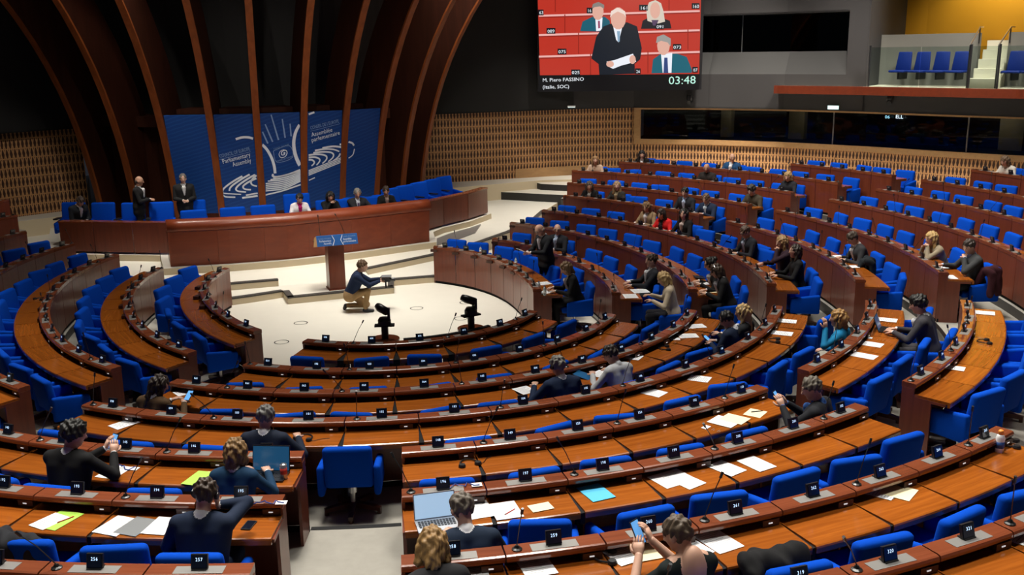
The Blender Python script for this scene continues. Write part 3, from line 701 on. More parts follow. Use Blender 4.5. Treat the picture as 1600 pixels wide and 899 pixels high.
def stroke(i, pts, w0, w1=None, mat=None, nm='stroke'):
    """brush stroke given by directions of view, laid on panel i as a thin raised ribbon"""
    w1 = w0 if w1 is None else w1
    q = [np.array(onpanel(i, *p)) for p in pts]
    # smooth
    if len(q) > 2:
        r = []
        for j in range(len(q)-1):
            p0, p1, p2, p3 = q[max(j-1, 0)], q[j], q[j+1], q[min(j+2, len(q)-1)]
            for t in np.linspace(0, 1, 5)[:-1]:
                r.append(.5*((2*p1)+(-p0+p2)*t+(2*p0-5*p1+4*p2-p3)*t*t+(-p0+3*p1-3*p2+p3)*t**3))
        q = r+[q[-1]]
    V = []; F = []
    for j in range(len(q)):
        d = q[min(j+1, len(q)-1)]-q[max(j-1, 0)]; d = d/(np.linalg.norm(d)+1e-9); n = np.array([-d[1], d[0]]); f = j/max(1, len(q)-1)
        w = (w0+(w1-w0)*f)/2
        L = (PANELS[i][3]+(PANELS[i][6]-PANELS[i][3])*max(0, min(1, q[j][1]/PANELS[i][7])))/2-.002
        for a in (q[j]-n*w, q[j]+n*w): V.append((min(L, max(-L, a[0])), -.006, a[1]))
        if j: F.append((2*j-2, 2*j, 2*j+1, 2*j-1))
    link(nm, mesh(nm, V, F, mat or M['print']), PANELS[i][4])
def ptext(i, txt, p0, p1, h, mat):
    a = np.array(onpanel(i, *p0)); c = np.array(onpanel(i, *p1)); d = c-a; W = np.linalg.norm(d); d = d/W; n = np.array([-d[1], d[0]])
    v, f, w = glyphs(txt); q = a+np.outer(v[:, 0]*(W/w), d)+np.outer(v[:, 1]*h, n)
    link('lettering', mesh('lettering', [(x[0], -.007, x[1]) for x in q], f, mat), PANELS[i][4])
c320 = lambda x, y: (320+x/5.992, 160+y/5.992)
def S(i, pts, w0, w1=None, mat=None): stroke(i, [c320(*p) for p in pts], w0, w1, mat)
ptext(3, 'COUNCIL OF EUROPE', c320(142, 520), c320(425, 448), .13, M['print_thin']); S(3, [(140, 535), (430, 462)], .008, None, M['print_thin'])
ptext(3, 'Parliamentary', c320(170, 575), c320(432, 505), .17, M['print']); ptext(3, 'Assembly', c320(265, 602), c320(438, 560), .17, M['print'])
ptext(5, "CONSEIL DE L'EUROPE", c320(990, 255), c320(1255, 188), .13, M['print_thin']); S(5, [(990, 270), (1265, 200)], .008, None, M['print_thin'])
ptext(5, 'Assembl\u00e9e', c320(1000, 322), c320(1195, 272), .16, M['print']); ptext(5, 'parlementaire', c320(1000, 372), c320(1265, 300), .16, M['print'])
S(3, [(290, 345), (350, 328), (410, 328), (452, 340)], .06); S(4, [(535, 395), (580, 440), (625, 520), (650, 600), (658, 665)], .07)
S(4, [(888, 208), (850, 280), (832, 380), (845, 480), (870, 550), (893, 592)], .07, .10); S(5, [(972, 112), (1025, 92)], .05)
for a, c in (((540, 275), (590, 385)), ((565, 205), (635, 370)), ((620, 115), (690, 352)), ((725, 155), (752, 332)), ((798, 200), (808, 318))): S(4, [a, c], .03, .04, M['print_thin'])
S(4, [(642, 455), (790, 405), (820, 515), (675, 560), (642, 455)], .012, None, M['print_thin'])
S(4, [(735, 478), (750, 470), (742, 490), (720, 490), (722, 462), (755, 448), (770, 470), (755, 505), (715, 518), (695, 490), (710, 455), (745, 442)], .03, .015, M['print'])
ptext(4, 'COUNCIL OF EUROPE', c320(645, 445), c320(790, 400), .055, M['print_thin']); ptext(4, "CONSEIL DE L'EUROPE", c320(675, 558), c320(820, 513), .055, M['print_thin'])
S(4, [(640, 672), (636, 690), (680, 697), (780, 675), (893, 632)], .05)
for j in range(8): # the fan of benches
    y = 700+14*j; S(4, [(640-25*j if j < 3 else 570, y+10+(j*3 if j > 2 else 0)), (740, y-12+j*3), (895, 646+13*j)], .035)
S(4, [(560, 868), (720, 830), (898, 770)], .04)
for q in ([(352, 692), (290, 725), (215, 775), (172, 815), (165, 848)], [(420, 675), (350, 715), (275, 765), (238, 800), (230, 830)], [(470, 678), (420, 705), (350, 750), (305, 788), (292, 815), (315, 832), (385, 840)], [(482, 712), (430, 735), (380, 765), (358, 790), (375, 812), (432, 818)], [(484, 682), (452, 712), (432, 745), (445, 772), (488, 786)]): S(3, q, .05, .04)
S(3, [(165, 840), (185, 852), (340, 862)], .03)
S(3, [(170, 868), (200, 885), (285, 888)], .04); S(3, [(385, 870), (495, 850)], .04); S(3, [(350, 895), (495, 875)], .05)
for q in ([(972, 538), (1005, 540), (1024, 558), (1018, 578), (998, 595)], [(972, 515), (1030, 513), (1070, 528), (1074, 552), (1045, 588)], [(972, 494), (1060, 486), (1125, 496), (1142, 518), (1130, 545), (1100, 572)], [(1015, 474), (1100, 463), (1175, 468), (1204, 488), (1195, 520), (1155, 555)], [(1030, 452), (1110, 438), (1200, 440), (1258, 460)], [(1268, 478), (1250, 510), (1200, 550)]): S(5, q, .05, .035)
S(5, [(1100, 428), (1200, 412), (1283, 420)], .05); S(5, [(1262, 392), (1285, 394)], .05)
for j in range(5): S(5, [(972, 640+14*j), (1275, 520+14*j)] if j < 4 else [(975, 730), (1030, 705)], .03)
S(6, [(1345, 370), (1380, 382), (1395, 405)], .05); S(6, [(1400, 435), (1385, 490), (1345, 522)], .03)

# ================================================================== rostrum
def ros_pt(u, back, z): return uvz(u, rosv(u)+back, z)
rb_ = uvz(-0.5, 6.1, 0.45)
ros = thing('rostrum', 'long curved mahogany rostrum with rounded top in front of the dais', 'rostrum', tuple(rb_))
ub = np.linspace(-3.57, 2.50, 7)
for i in range(6):
    secs = []
    for u in np.linspace(ub[i]+.0012, ub[i+1]-.0012, 5):
        w = 1+0.02*0
        secs.append([ros_pt(u, 0.0, .455)-rb_, ros_pt(u, .05, .455)-rb_, ros_pt(u*1.0, .05, 1.24)-rb_, ros_pt(u, -.10, 1.24)-rb_])
    MB().sweep(secs).obj('front_panel', M['rostrum'], ros)
prof = [(-.10, 1.25), (-.135, 1.30), (-.13, 1.38), (-.06, 1.46), (.05, 1.495), (.16, 1.495), (.22, 1.47), (.22, 1.40), (.10, 1.36), (.0, 1.25)]
secs = [[ros_pt(u, a, z)-rb_ for a, z in prof] for u in np.linspace(-3.60, 2.56, 25)]
MB().sweep(secs).obj('top_rail', M['rostrum'], ros, True)
secs = [[ros_pt(u, a, z)-rb_ for a, z in ((.2, 1.16), (.95, 1.16), (.95, 1.2), (.2, 1.2))] for u in np.linspace(-3.55, 2.5, 16)]
MB().sweep(secs).obj('desktop', M['desk'], ros)
for u in (-3.57, 2.50):
    secs = [[ros_pt(x, a, z)-rb_ for a, z in ((0.0, .455), (.9, .455), (.9, 1.16), (.2, 1.25), (-.1, 1.25))] for x in (u-.02, u+.02)]
    MB().sweep(secs).obj('end_panel', M['rostrum'], ros)
# side desks left and right of the rostrum
def side_desk(pts, names):
    for j in range(len(pts)-1):
        a, c = uvz(*pts[j], .45), uvz(*pts[j+1], .45); t = (c-a); L = np.linalg.norm(t); t = t/L
        o = thing('side_desk', names[j], 'desk', tuple((a+c)/2), math.atan2(t[1], t[0]), 'panelled desks beside the rostrum')
        MB().box(-L/2+.012, L/2-.012, -.02, .02, .05, .74).obj('front_panel', M['panel'], o)
        MB().box(-L/2+.006, L/2-.006, -.035, .20, .74, .775).obj('top_rail', M['ledge'], o)
        MB().box(-L/2+.01, L/2-.01, .02, .55, .62, .65).obj('desktop', M['desk'], o)
        for s in (-1, 1): MB().box(s*(L/2-.03)-.02, s*(L/2-.03)+.02, .1, .5, 0, .62).obj('leg', M['panel'], o)
side_desk([(-5.93, 8.65), (-5.16, 8.2), (-4.3, 7.68), (-3.5, 7.25)], ['outer panelled desk at the end by the seated usher', 'middle panelled desk in front of the blue armchairs', 'panelled desk touching the rounded end of the rostrum near the ushers'])
side_desk([(2.72, 7.45), (3.49, 8.05), (4.39, 8.65), (5.26, 9.45)], ['panelled desk touching the far rounded end of the rostrum', 'middle panelled desk before the long blue seats', 'outer panelled desk at the end near the lattice wall'])
# lectern
lp = (PZ(518, 456, .15)+PZ(540, 451, .15))/2; lec = thing('lectern', 'slim wooden lectern with a blue lettered front and two microphones', 'lectern', tuple(uvz(-0.37, 3.42, .15)), math.atan2(RP[1], RP[0]))
MB().box(-.17, .17, -.10, .24, 0, .98).obj('column', M['panel'], lec)
MB().box(-.19, .19, -.12, .26, 0, .02).obj('foot', M['panel'], lec)
MB().add([(-.40, -.10, 1.16), (.44, -.10, 1.16), (.44, .30, 1.03), (-.40, .30, 1.03), (-.40, -.10, .97), (.44, -.10, .97), (.44, .30, 1.0), (-.40, .30, 1.0)], [(0, 1, 2, 3), (7, 6, 5, 4), (0, 4, 5, 1), (1, 5, 6, 2), (2, 6, 7, 3), (3, 7, 4, 0)]).obj('reading_desk', M['panel'], lec)
lb = MB().add([(-.40, -.20, .98), (.46, -.20, .98), (.46, -.12, 1.19), (-.40, -.12, 1.19), (-.40, -.17, .98), (.46, -.17, .98), (.46, -.09, 1.19), (-.40, -.09, 1.19)], [(0, 1, 2, 3), (7, 6, 5, 4), (0, 4, 5, 1), (1, 5, 6, 2), (2, 6, 7, 3), (3, 7, 4, 0)]).obj('front_board', pmat('lectern_blue', (0.006, 0.09, 0.33), .5), lec)
MB().add([(-.48, -.2, .98), (-.40, -.20, .98), (-.40, -.12, 1.19), (-.44, -.1, 1.16)], [(0, 1, 2, 3)]).obj('side_flap', M['tan'], lec)
def lec_text(txt, x, z, w, h, mat):
    v, f, W = glyphs(txt); 
    link('lettering', mesh('lettering', [(x+p[0]*w/W, -.203+(z+p[1]*h-.98)*(.08/.21)-.002, z+p[1]*h) for p in v], f, mat), lb)
lec_text('COUNCIL OF EUROPE', -.37, 1.12, .27, .035, M['print_thin']); lec_text('Parliamentary', -.35, 1.065, .25, .06, M['print']); lec_text('Assembly', -.26, 1.015, .16, .055, M['print'])
lec_text("CONSEIL DE L'EUROPE", .15, 1.135, .27, .035, M['print_thin']); lec_text('Assembl\u00e9e', .15, 1.075, .18, .06, M['print']); lec_text('parlementaire', .15, 1.03, .27, .055, M['print'])
for s, x in ((-1, -.03), (1, .10)):
    MB().tube([(x+s*.045*abs(q-3)/3, -.205+.08*(.2*q/6)/.21, .985+.2*q/6) for q in range(7)], .008, 4).obj('curved_line', M['print'], lb)
for x, dx in ((-.27, -.02), (.25, -.16)):
    MB().tube([(x, .1, 1.15), (x+dx*.4, .12, 1.35), (x+dx, .13, 1.55)], .006).tube([(x+dx, .13, 1.55), (x+dx*1.15, .13, 1.60)], .012).obj('microphone', M['dark_metal'], lec)

# ================================================================== chairs
CH = {}
def shear_b(c): return (c.x, c.y-(c.z-.40)*.16, c.z)
CH['back'] = rbox_mesh('backrest', -.25, .25, -.285, -.175, .38, .85, .045, M['blue'], 3, shear_b)
CH['seat'] = rbox_mesh('seat', -.245, .245, -.22, .27, .35, .46, .04, M['blue'], 3)
def arm_mesh(s):
    return rbox_mesh('armrest', s*.25 if s > 0 else -.325, .325 if s > 0 else -.25, -.30, .19, .30, .63, .034, M['blue'], 3, lambda c: (c.x, c.y, c.z-max(0, c.y)*.35 if c.z > .45 else c.z))
CH['armL'] = arm_mesh(-1); CH['armR'] = arm_mesh(1)
CH['post'] = MB().lathe([(.028, .07), (.028, .22), (.05, .22), (.05, .36)], 10).mesh('post', M['steel'])
def leg5(i):
    a = 2*PI*i/5+PI/2*3; d = np.array([math.cos(a), math.sin(a), 0]); n = np.array([-d[1], d[0], 0])
    secs = []
    for r, w, z0, z1 in ((.0, .035, .05, .11), (.2, .03, .045, .095), (.31, .024, .035, .075)):
        p = d*r; secs.append([p-n*w+(0, 0, z0), p+n*w+(0, 0, z0), p+n*w+(0, 0, z1), p-n*w+(0, 0, z1)])
    p = d*.29
    return MB().sweep(secs).lathe([(.024, 0), (.024, .04)], 6, (p[0], p[1], 0)).mesh('leg', M['base_wood'])
CH['legs'] = [leg5(i) for i in range(5)]
def chair(loc, rz, label, group='blue armchairs along the rows', name='swivel_armchair'):
    o = thing(name, label, 'armchair', loc, rz, group)
    link('backrest', CH['back'], o); link('seat', CH['seat'], o); link('armrest', CH['armL'], o); link('armrest', CH['armR'], o); link('post', CH['post'], o)
    for l in CH['legs']: link('leg', l, o)
    return o

# ================================================================== people: bodies as one continuous surface grown from limbs
def surface_net(d, org, h):
    s = d < 0
    nx, ny, nz = d.shape
    c = np.zeros((nx-1, ny-1, nz-1)); p = np.zeros((nx-1, ny-1, nz-1, 3))
    cor = [(i, j, k) for i in (0, 1) for j in (0, 1) for k in (0, 1)]
    def sl(a, o): return a[o[0]:nx-1+o[0], o[1]:ny-1+o[1], o[2]:nz-1+o[2]]
    for a in range(8):
        for b in range(a+1, 8):
            A, B = cor[a], cor[b]
            if sum(abs(A[i]-B[i]) for i in range(3)) != 1: continue
            da, db = sl(d, A), sl(d, B); x = sl(s, A) != sl(s, B)
            if not x.any(): continue
            t = np.where(x, da/np.where(x, da-db, 1), 0)
            c += x
            for i in range(3): p[..., i] += np.where(x, A[i]+(B[i]-A[i])*t, 0)
    act = c > 0; idx = -np.ones(c.shape, int); n = int(act.sum()); idx[act] = np.arange(n)
    g = np.argwhere(act); v = (g+p[act]/c[act][:, None])*h+org
    F = []
    for ax in range(3):
        sh = [slice(None)]*3; sh2 = [slice(None)]*3; sh[ax] = slice(0, -1); sh2[ax] = slice(1, None)
        a, b = s[tuple(sh)], s[tuple(sh2)]
        e = np.argwhere(a != b); u, w = [(1, 2), (2, 0), (0, 1)][ax]
        if len(e) == 0: continue
        ok = (e[:, u] > 0) & (e[:, w] > 0) & (e[:, u] < idx.shape[u]) & (e[:, w] < idx.shape[w]) & (e[:, ax] < idx.shape[ax])
        e = e[ok]; ins = a[tuple(e.T)]
        def at(du, dw):
            q = e.copy(); q[:, u] -= du; q[:, w] -= dw; return idx[tuple(q.T)]
        q0, q1, q2, q3 = at(1, 1), at(0, 1), at(0, 0), at(1, 0)
        f = np.stack([q0, q1, q2, q3], 1); f[~ins] = f[~ins][:, ::-1]; F.append(f)
    F = np.concatenate(F); F = F[(F >= 0).all(1)]
    return v, F
def pdist(q, P):
    if q['kind'] == 'cap':
        ab = q['b']-q['a']; t = np.clip(((P-q['a']) @ ab)/(ab @ ab+1e-9), 0, 1); return np.linalg.norm(P-q['a']-t[..., None]*ab, axis=-1)-(q['r0']+(q['r1']-q['r0'])*t)
    L = (P-q['a']) @ q['rot'] if q.get('rot') is not None else P-q['a']
    r = np.asarray(q['rad']); k0 = np.linalg.norm(L/r, axis=-1); k1 = np.linalg.norm(L/(r*r), axis=-1); return k0*(k0-1)/(k1+1e-6)
def grow(prims, h, pad=0.03):
    """prims: dict(kind cap/ell, a, b, r0, r1, lab, k, rad, rot)"""
    lo = np.full(3, 1e9); hi = np.full(3, -1e9)
    for q in prims:
        if q.get('cut'): continue
        m = max(q['r0'], q['r1']) if q['kind'] == 'cap' else max(q['rad'])
        for a in ((q['a'], q['b']) if q['kind'] == 'cap' else (q['a'],)): lo = np.minimum(lo, a-m); hi = np.maximum(hi, a+m)
    lo = lo-pad; hi = hi+pad; n = np.ceil((hi-lo)/h).astype(int)+1
    D = np.full(n, 1.0, np.float32)
    gx = [lo[i]+np.arange(n[i])*h for i in range(3)]
    for q in prims:
        m = (max(q['r0'], q['r1']) if q['kind'] == 'cap' else max(q['rad']))+0.08
        pts = (q['a'], q['b']) if q['kind'] == 'cap' else (q['a'],)
        l2 = np.min(pts, 0)-m; h2 = np.max(pts, 0)+m
        i0 = np.clip(np.floor((l2-lo)/h).astype(int), 0, n); i1 = np.clip(np.ceil((h2-lo)/h).astype(int)+1, 0, n)
        if (i1 <= i0).any(): continue
        X, Y, Z = np.meshgrid(*[gx[i][i0[i]:i1[i]] for i in range(3)], indexing='ij'); P = np.stack([X, Y, Z], -1)
        d = pdist(q, P)
        sub = tuple(slice(i0[i], i1[i]) for i in range(3)); cu = D[sub]
        if q.get('cut'): D[sub] = np.maximum(cu, -d); continue
        k = q['k']; hh = np.clip(.5+.5*(cu-d)/k, 0, 1); D[sub] = cu*(1-hh)+d*hh-k*hh*(1-hh)
    v, F = surface_net(D, lo, h)
    # one pass of smoothing
    nb = np.zeros_like(v); cnt = np.zeros(len(v))
    for a, b in ((0, 1), (1, 2), (2, 3), (3, 0)):
        np.add.at(nb, F[:, a], v[F[:, b]]); np.add.at(nb, F[:, b], v[F[:, a]]); np.add.at(cnt, F[:, a], 1); np.add.at(cnt, F[:, b], 1)
    v = v*.5+.5*nb/np.maximum(cnt, 1)[:, None]
    C_ = v[F].mean(1); bd = np.full(len(C_), 9.0); fm = np.zeros(len(C_), int)
    for q in prims:
        if q.get('cut'): continue
        d = pdist(q, C_); m_ = d < bd; bd[m_] = d[m_]; fm[m_] = q['lab']
    return v, F, fm
def cap(a, b, r0, r1, lab, k=.02, **kw): return dict(kind='cap', a=np.asarray(a, float), b=np.asarray(b, float), r0=r0, r1=r1, lab=lab, k=k, **kw)
def ell(a, rad, lab, rot=None, k=.015, **kw): return dict(kind='ell', a=np.asarray(a, float), rad=rad, lab=lab, rot=rot, k=k, **kw)
def rotm(yaw=0, pitch=0, roll=0):
    """columns: right, forward, up of a head or trunk; pitch > 0 looks down"""
    y, p, r = RD(yaw), -RD(pitch), RD(roll)
    Rz = np.array([[math.cos(y), -math.sin(y), 0], [math.sin(y), math.cos(y), 0], [0, 0, 1]])
    Rx = np.array([[1, 0, 0], [0, math.cos(p), -math.sin(p)], [0, math.sin(p), math.cos(p)]])
    Ry = np.array([[math.cos(r), 0, math.sin(r)], [0, 1, 0], [-math.sin(r), 0, math.cos(r)]])
    return Rz @ Rx @ Ry
def ik(s, w, l1, l2, pole):
    d = w-s; L = np.linalg.norm(d); mx = (l1+l2)*.995
    if L > mx: w = s+d*(mx/L); d = w-s; L = mx
    if L < abs(l1-l2)+.01: L = abs(l1-l2)+.01
    u = d/np.linalg.norm(d); a = (l1*l1-l2*l2+L*L)/(2*L); hgt = math.sqrt(max(0, l1*l1-a*a))
    p = np.asarray(pole, float); p = p-u*(p @ u); p = p/(np.linalg.norm(p)+1e-9)
    return s+u*a+p*hgt, w
def hand_geo(w, d, n, side, curl=.5):
    """five-fingered hand: wrist w, pointing d, back of the hand n; side=+1 right hand"""
    d = d/np.linalg.norm(d); n = n-d*(n @ d); n = n/np.linalg.norm(n); x = np.cross(d, n)*side   # x towards the thumb side after sign
    x = -x if False else x
    b = MB()
    def pt(l, a, h): return w+d*l+x*a+n*h
    secs = []
    for l, hw, ht in ((-.03, .024, .020), (.0, .028, .019), (.045, .041, .017), (.088, .042, .013)):
        secs.append([pt(l, hw*math.cos(t), ht*math.sin(t)) for t in np.linspace(0, 2*PI, 9)[:-1]])
    b.sweep(secs)
    for off, ln in ((.030, .068), (.010, .078), (-.011, .072), (-.031, .056)):
        p = pt(.080, off, 0); c1 = curl*.7; c2 = curl*1.5; c3 = curl*2.1
        dr = lambda c: d*math.cos(c)-n*math.sin(c)
        q1 = p+dr(c1)*ln*.45; q2 = q1+dr(c2)*ln*.32; q3 = q2+dr(c3)*ln*.25
        b.tube([p, q1, q2, q3], [.0095, .009, .008, .0055], 6)
    p = pt(.018, .026, -.004); t1 = p+(d*.55+x*.75-n*.25)*.036; t2 = t1+(d*.85+x*.25-n*.4)*.032; t3 = t2+(d*.9-n*.4)*.018
    b.tube([p, t1, t2, t3], [.013, .0115, .010, .006], 6)
    return b.v, b.f
SKN = {'fair': (0.56, 0.33, 0.24), 'warm': (0.48, 0.27, 0.18), 'tan': (0.36, 0.19, 0.12)}
SUIT = (0.012, 0.013, 0.018); NAVY = (0.008, 0.016, 0.04); CHAR = (0.03, 0.03, 0.034); BLK = (0.006, 0.006, 0.007)
def head_prims(hc, Rh):
    T = lambda p: hc+Rh @ np.asarray(p, float)
    return [ell(T((0, -.006, .022)), (.076, .094, .097), 0, Rh, .02), cap(T((0, .028, -.012)), T((0, .040, -.078)), .066, .036, 0, .03),
            cap(T((0, .082, .006)), T((0, .104, -.028)), .010, .014, 0, .012), ell(T((.079, -.008, -.006)), (.011, .020, .030), 0, Rh, .006), ell(T((-.079, -.008, -.006)), (.011, .020, .030), 0, Rh, .006)]
def hair_geo(style, h):
    P = []
    if style == 'bald': P = [ell((0, -.03, -.015), (.083, .080, .055), 0), ell((0, .06, .0), (.2, .055, .2), 0, cut=True), ell((0, -.01, .085), (.2, .2, .06), 0, cut=True)]
    else:
        P = [ell((0, -.014, .034), (.087, .103, .100), 0, None, .02)]
        if style in ('bob', 'long', 'bun'):
            P.append(ell((0, -.03, .0), (.088, .085, .10), 0, None, .03))
        if style == 'bob':
            for s in (-1, 1): P.append(cap((s*.072, -.012, .03), (s*.082, -.008, -.09), .030, .036, 0, .03))
            P.append(cap((0, -.07, .0), (0, -.075, -.11), .06, .055, 0, .04))
        if style == 'long':
            for s in (-1, 1): P.append(cap((s*.072, -.015, .03), (s*.088, -.005, -.19), .030, .034, 0, .03))
            P.append(cap((0, -.07, .0), (0, -.085, -.24), .06, .05, 0, .04))
        if style == 'bun': P.append(ell((0, -.115, .06), (.045, .045, .045), 0, None, .02))
        if style == 'full': P += [ell((0, -.03, .05), (.10, .105, .10), 0, None, .03), ell((0, .04, .10), (.07, .05, .04), 0, None, .03)]
        P.append(ell((0, .105, -.045), (.062, .085, .100), 0, cut=True))
        if style in ('short', 'full', 'crop'):
            P.append(ell((0, .03, -.105), (.2, .085, .11), 0, cut=True)); P.append(ell((0, -.09, -.16), (.2, .12, .10), 0, cut=True))
        if style == 'crop': P.append(ell((0, .13, .09), (.05, .07, .05), 0, cut=True))
    return grow(P, h)
_hc = {}
def person(label, pos, yaw, floor, *, style='short', hair=(0.05, 0.03, 0.02), sk='fair', jac=SUIT, shirt=(0.74, 0.75, 0.78), tie=None, trou=None, lean=8, hy=0, hp=15, hr=0,
           rh=(.13, .40, .765), lh=(-.13, .40, .765), pose='sit', near=False, fem=False, specs=False, head_set=False, curl=.45, dress=False, twist=0, bare=False, rpole=None, lpole=None, hgt=1.0, knees=None, hands_n=None, group=None, sl=0):
    """pos: plan position of the pelvis; yaw: heading (0 = +y); built in its own frame, forward +y"""
    h = .0065 if bare else .0095 if near else .0145
    sw = .182 if not fem else .155; P = []
    trou = trou or (jac if max(jac) < .12 else (0.018, 0.018, 0.024))
    if pose == 'sit': pel = np.array([0, 0, .545+sl])
    elif pose == 'stand': pel = np.array([0, 0, .94])
    else: pel = np.array([0, -.10, .33])
    Rt = rotm(twist, lean); T = lambda p: pel+Rt @ np.asarray(p, float)
    bulk = .94 if fem else 1.08
    P.append(cap(pel+(-.075, 0, 0), pel+(.075, 0, 0), .130, .130, 2 if pose != 'sit' else 1, .03))
    for s in (-1, 1):
        P.append(cap(T((s*.055, 0, .06)), T((s*.085*bulk, .012, .36)), .112*bulk, .118*bulk, 1, .05))
    P.append(cap(T((-sw, -.01, .432)), T((sw, -.01, .432)), .066, .066, 1, .04))
    P.append(cap(T((-.09, -.01, .45)), T((.09, -.01, .45)), .065, .065, 1, .04))
    nb = T((0, -.005, .46)); hbase = T((0, .012, .53)); Rh = rotm(hy+twist, hp, hr)
    hc = hbase+Rh @ np.array([0, .028, .112]); P.append(cap(nb, hbase+Rh @ np.array([0, .0, .06]), .058, .052, 0, .02))
    if bare:
        P.append(ell(T((0, -.085, .44)), (.085, .075, .155), 0, Rt, .01)); P.append(cap(T((-.10, -.01, .465)), T((.10, -.01, .465)), .052, .052, 0, .02))
    else:
        P.append(cap(T((0, .012, .470)), T((0, .045, .44)), .066, .05, 3, .01)); P.append(cap(T((0, -.012, .496)), T((0, .012, .490)), .0600, .0605, 3 if shirt is not None else 1, .004))
        if shirt is not None:
            P.append(cap(T((0, .118, .43)), T((0, .136, .25)), .046, .016, 3, .006))
        if tie is not None: P.append(cap(T((0, .160, .415)), T((0, .146, .22)), .013, .017, 4, .004))
    P += head_prims(hc, Rh)
    rS, lS = T((sw+.012, -.01, .425)), T((-sw-.012, -.01, .425)); hands = []
    for sd, S_, tgt, pole in ((1, rS, rh, rpole), (-1, lS, lh, lpole)):
        tgt = hc+Rh @ np.asarray(tgt[1:], float) if tgt[0] == 'F' else np.asarray(tgt, float)
        if pole is None and tgt[2] > .95 and pose == 'sit': pole = (sd*.8, .15, -1.0)
        po = np.asarray(pole, float) if pole is not None else np.array([sd*.6, -.35, -.7])
        E_, W_ = ik(S_, tgt, .285*hgt, .255*hgt, po)
        alab = 1
        P.append(cap(S_, E_, .056*bulk, .047*bulk, alab, .016)); fw_ = (W_-E_)/np.linalg.norm(W_-E_)
        if dress: P.append(cap(E_, W_, .040, .028, 0, .012))
        else:
            P.append(cap(E_, W_-fw_*.02, .047*bulk, .036, alab, .014)); P.append(cap(W_-fw_*.035, W_-fw_*.004, .031, .030, 3 if shirt is not None else 1, .004))
        hands.append((sd, W_, fw_))
    if pose == 'sit':
        kn = knees or ((.13, .42, .50), (-.13, .42, .50))
        for s, kk in zip((1, -1), kn):
            kk = np.asarray(kk); P.append(cap((s*.09, .03, .53), kk, .086, .064, 2, .03)); an = kk+np.array([0, -.04, -.40]); P.append(cap(kk, an, .060, .044, 2, .015)); P.append(cap(an+(0, 0, -.05), an+(0, .15, -.065), .040, .032, 5, .01))
    elif pose == 'stand':
        for s in (1, -1):
            P.append(cap((s*.085, 0, .90), (s*.10, .02, .50), .092, .066, 2, .03)); P.append(cap((s*.10, .02, .50), (s*.105, -.015, .10), .064, .048, 2, .015)); P.append(cap((s*.105, -.02, .045), (s*.115, .15, .035), .042, .034, 5, .01))
        if jac is not None: P.append(cap((-.06, 0, .82), (.06, 0, .82), .135, .135, 1, .03))
    else:   # one knee down
        P.append(cap((.09, -.08, .33), (.14, .26, .44), .088, .064, 2, .03)); P.append(cap((.14, .26, .44), (.15, .20, .10), .062, .046, 2, .015)); P.append(cap((.15, .18, .045), (.16, .34, .035), .042, .034, 5, .01))
        P.append(cap((-.09, -.08, .32), (-.13, .22, .10), .088, .064, 2, .03)); P.append(cap((-.13, .22, .085), (-.12, -.16, .09), .060, .046, 2, .015)); P.append(cap((-.12, -.2, .09), (-.12, -.23, .03), .042, .034, 5, .01))
    v, F, fm = grow(P, h)
    V = [tuple(x) for x in v]; FF = [tuple(int(i) for i in f) for f in F]; FM = list(fm)
    for (sd, W_, fw_), hn in zip(hands, hands_n or (None, None)):
        n = np.array([0, 0, 1.0]) if hn is None else np.asarray(hn[0], float); d = fw_ if hn is None or len(hn) < 2 else np.asarray(hn[1], float)
        if hn is None: d = d*np.array([1, 1, .35])
        if abs(n @ d)/(np.linalg.norm(n)*np.linalg.norm(d)) > .95: n = np.array([0, -1.0, .1])
        hv, hf = hand_geo(W_, d, n, sd, curl); o = len(V); V += [tuple(x) for x in hv]; FF += [tuple(i+o for i in q) for q in hf]; FM += [0]*len(hf)
    sm = skin(SKN[sk]); mats = [sm, cloth(jac), cloth(trou), cloth(shirt) if shirt is not None else cloth(jac), cloth(tie) if tie is not None else sm, M['black']]
    o = link('person', mesh('person', V, FF, mats, FM, True), None, (pos[0], pos[1], floor), yaw)
    tag(o, label, 'person', group)
    kk = (style, near)
    if kk not in _hc: _hc[kk] = hair_geo(style, .008 if near else .011)
    hv, hf, _ = _hc[kk]; hr_ = np.random.RandomState(sum(ord(c_)*(i_+3) for i_, c_ in enumerate(label)) % 99999); ph = hr_.uniform(0, 6, 6)
    hn_ = hv/np.linalg.norm(hv, axis=1)[:, None]; amp = .0035 if style in ('bald', 'crop') else .006
    hv = hv+hn_*(amp*(np.sin(hv[:, 0]*95+ph[0]+np.sin(hv[:, 2]*60+ph[1])*1.5)+np.sin(hv[:, 1]*110+hv[:, 2]*50+ph[2])+.6*np.sin(hv[:, 0]*210+hv[:, 1]*170+ph[3])))[:, None]
    hv = hv @ Rh.T+hc
    link('hair', mesh('hair', hv, [tuple(int(i) for i in f) for f in hf], hairm(tuple(hair)), None, True), o)
    fb = MB(); T2 = lambda p: hc+Rh @ np.asarray(p, float)
    for s in (-1, 1):
        fb.tube([T2((s*.030-.009, .079, .014)), T2((s*.030, .088, .014)), T2((s*.030+.009, .079, .014))], [.004, .007, .004], 5, 0)
        fb.tube([T2((s*.016, .087, .034)), T2((s*.034, .085, .039)), T2((s*.050, .072, .034))], .0045, 4, 1)
    fb.tube([T2((-.020, .074, -.054)), T2((0, .082, -.052)), T2((.020, .074, -.054))], .006, 4, 2)
    fb.obj('face', [M['eye'], hairm(tuple(c*.7 for c in hair)), skin((SKN[sk][0]*.75, SKN[sk][1]*.45, SKN[sk][2]*.45))], o, True)
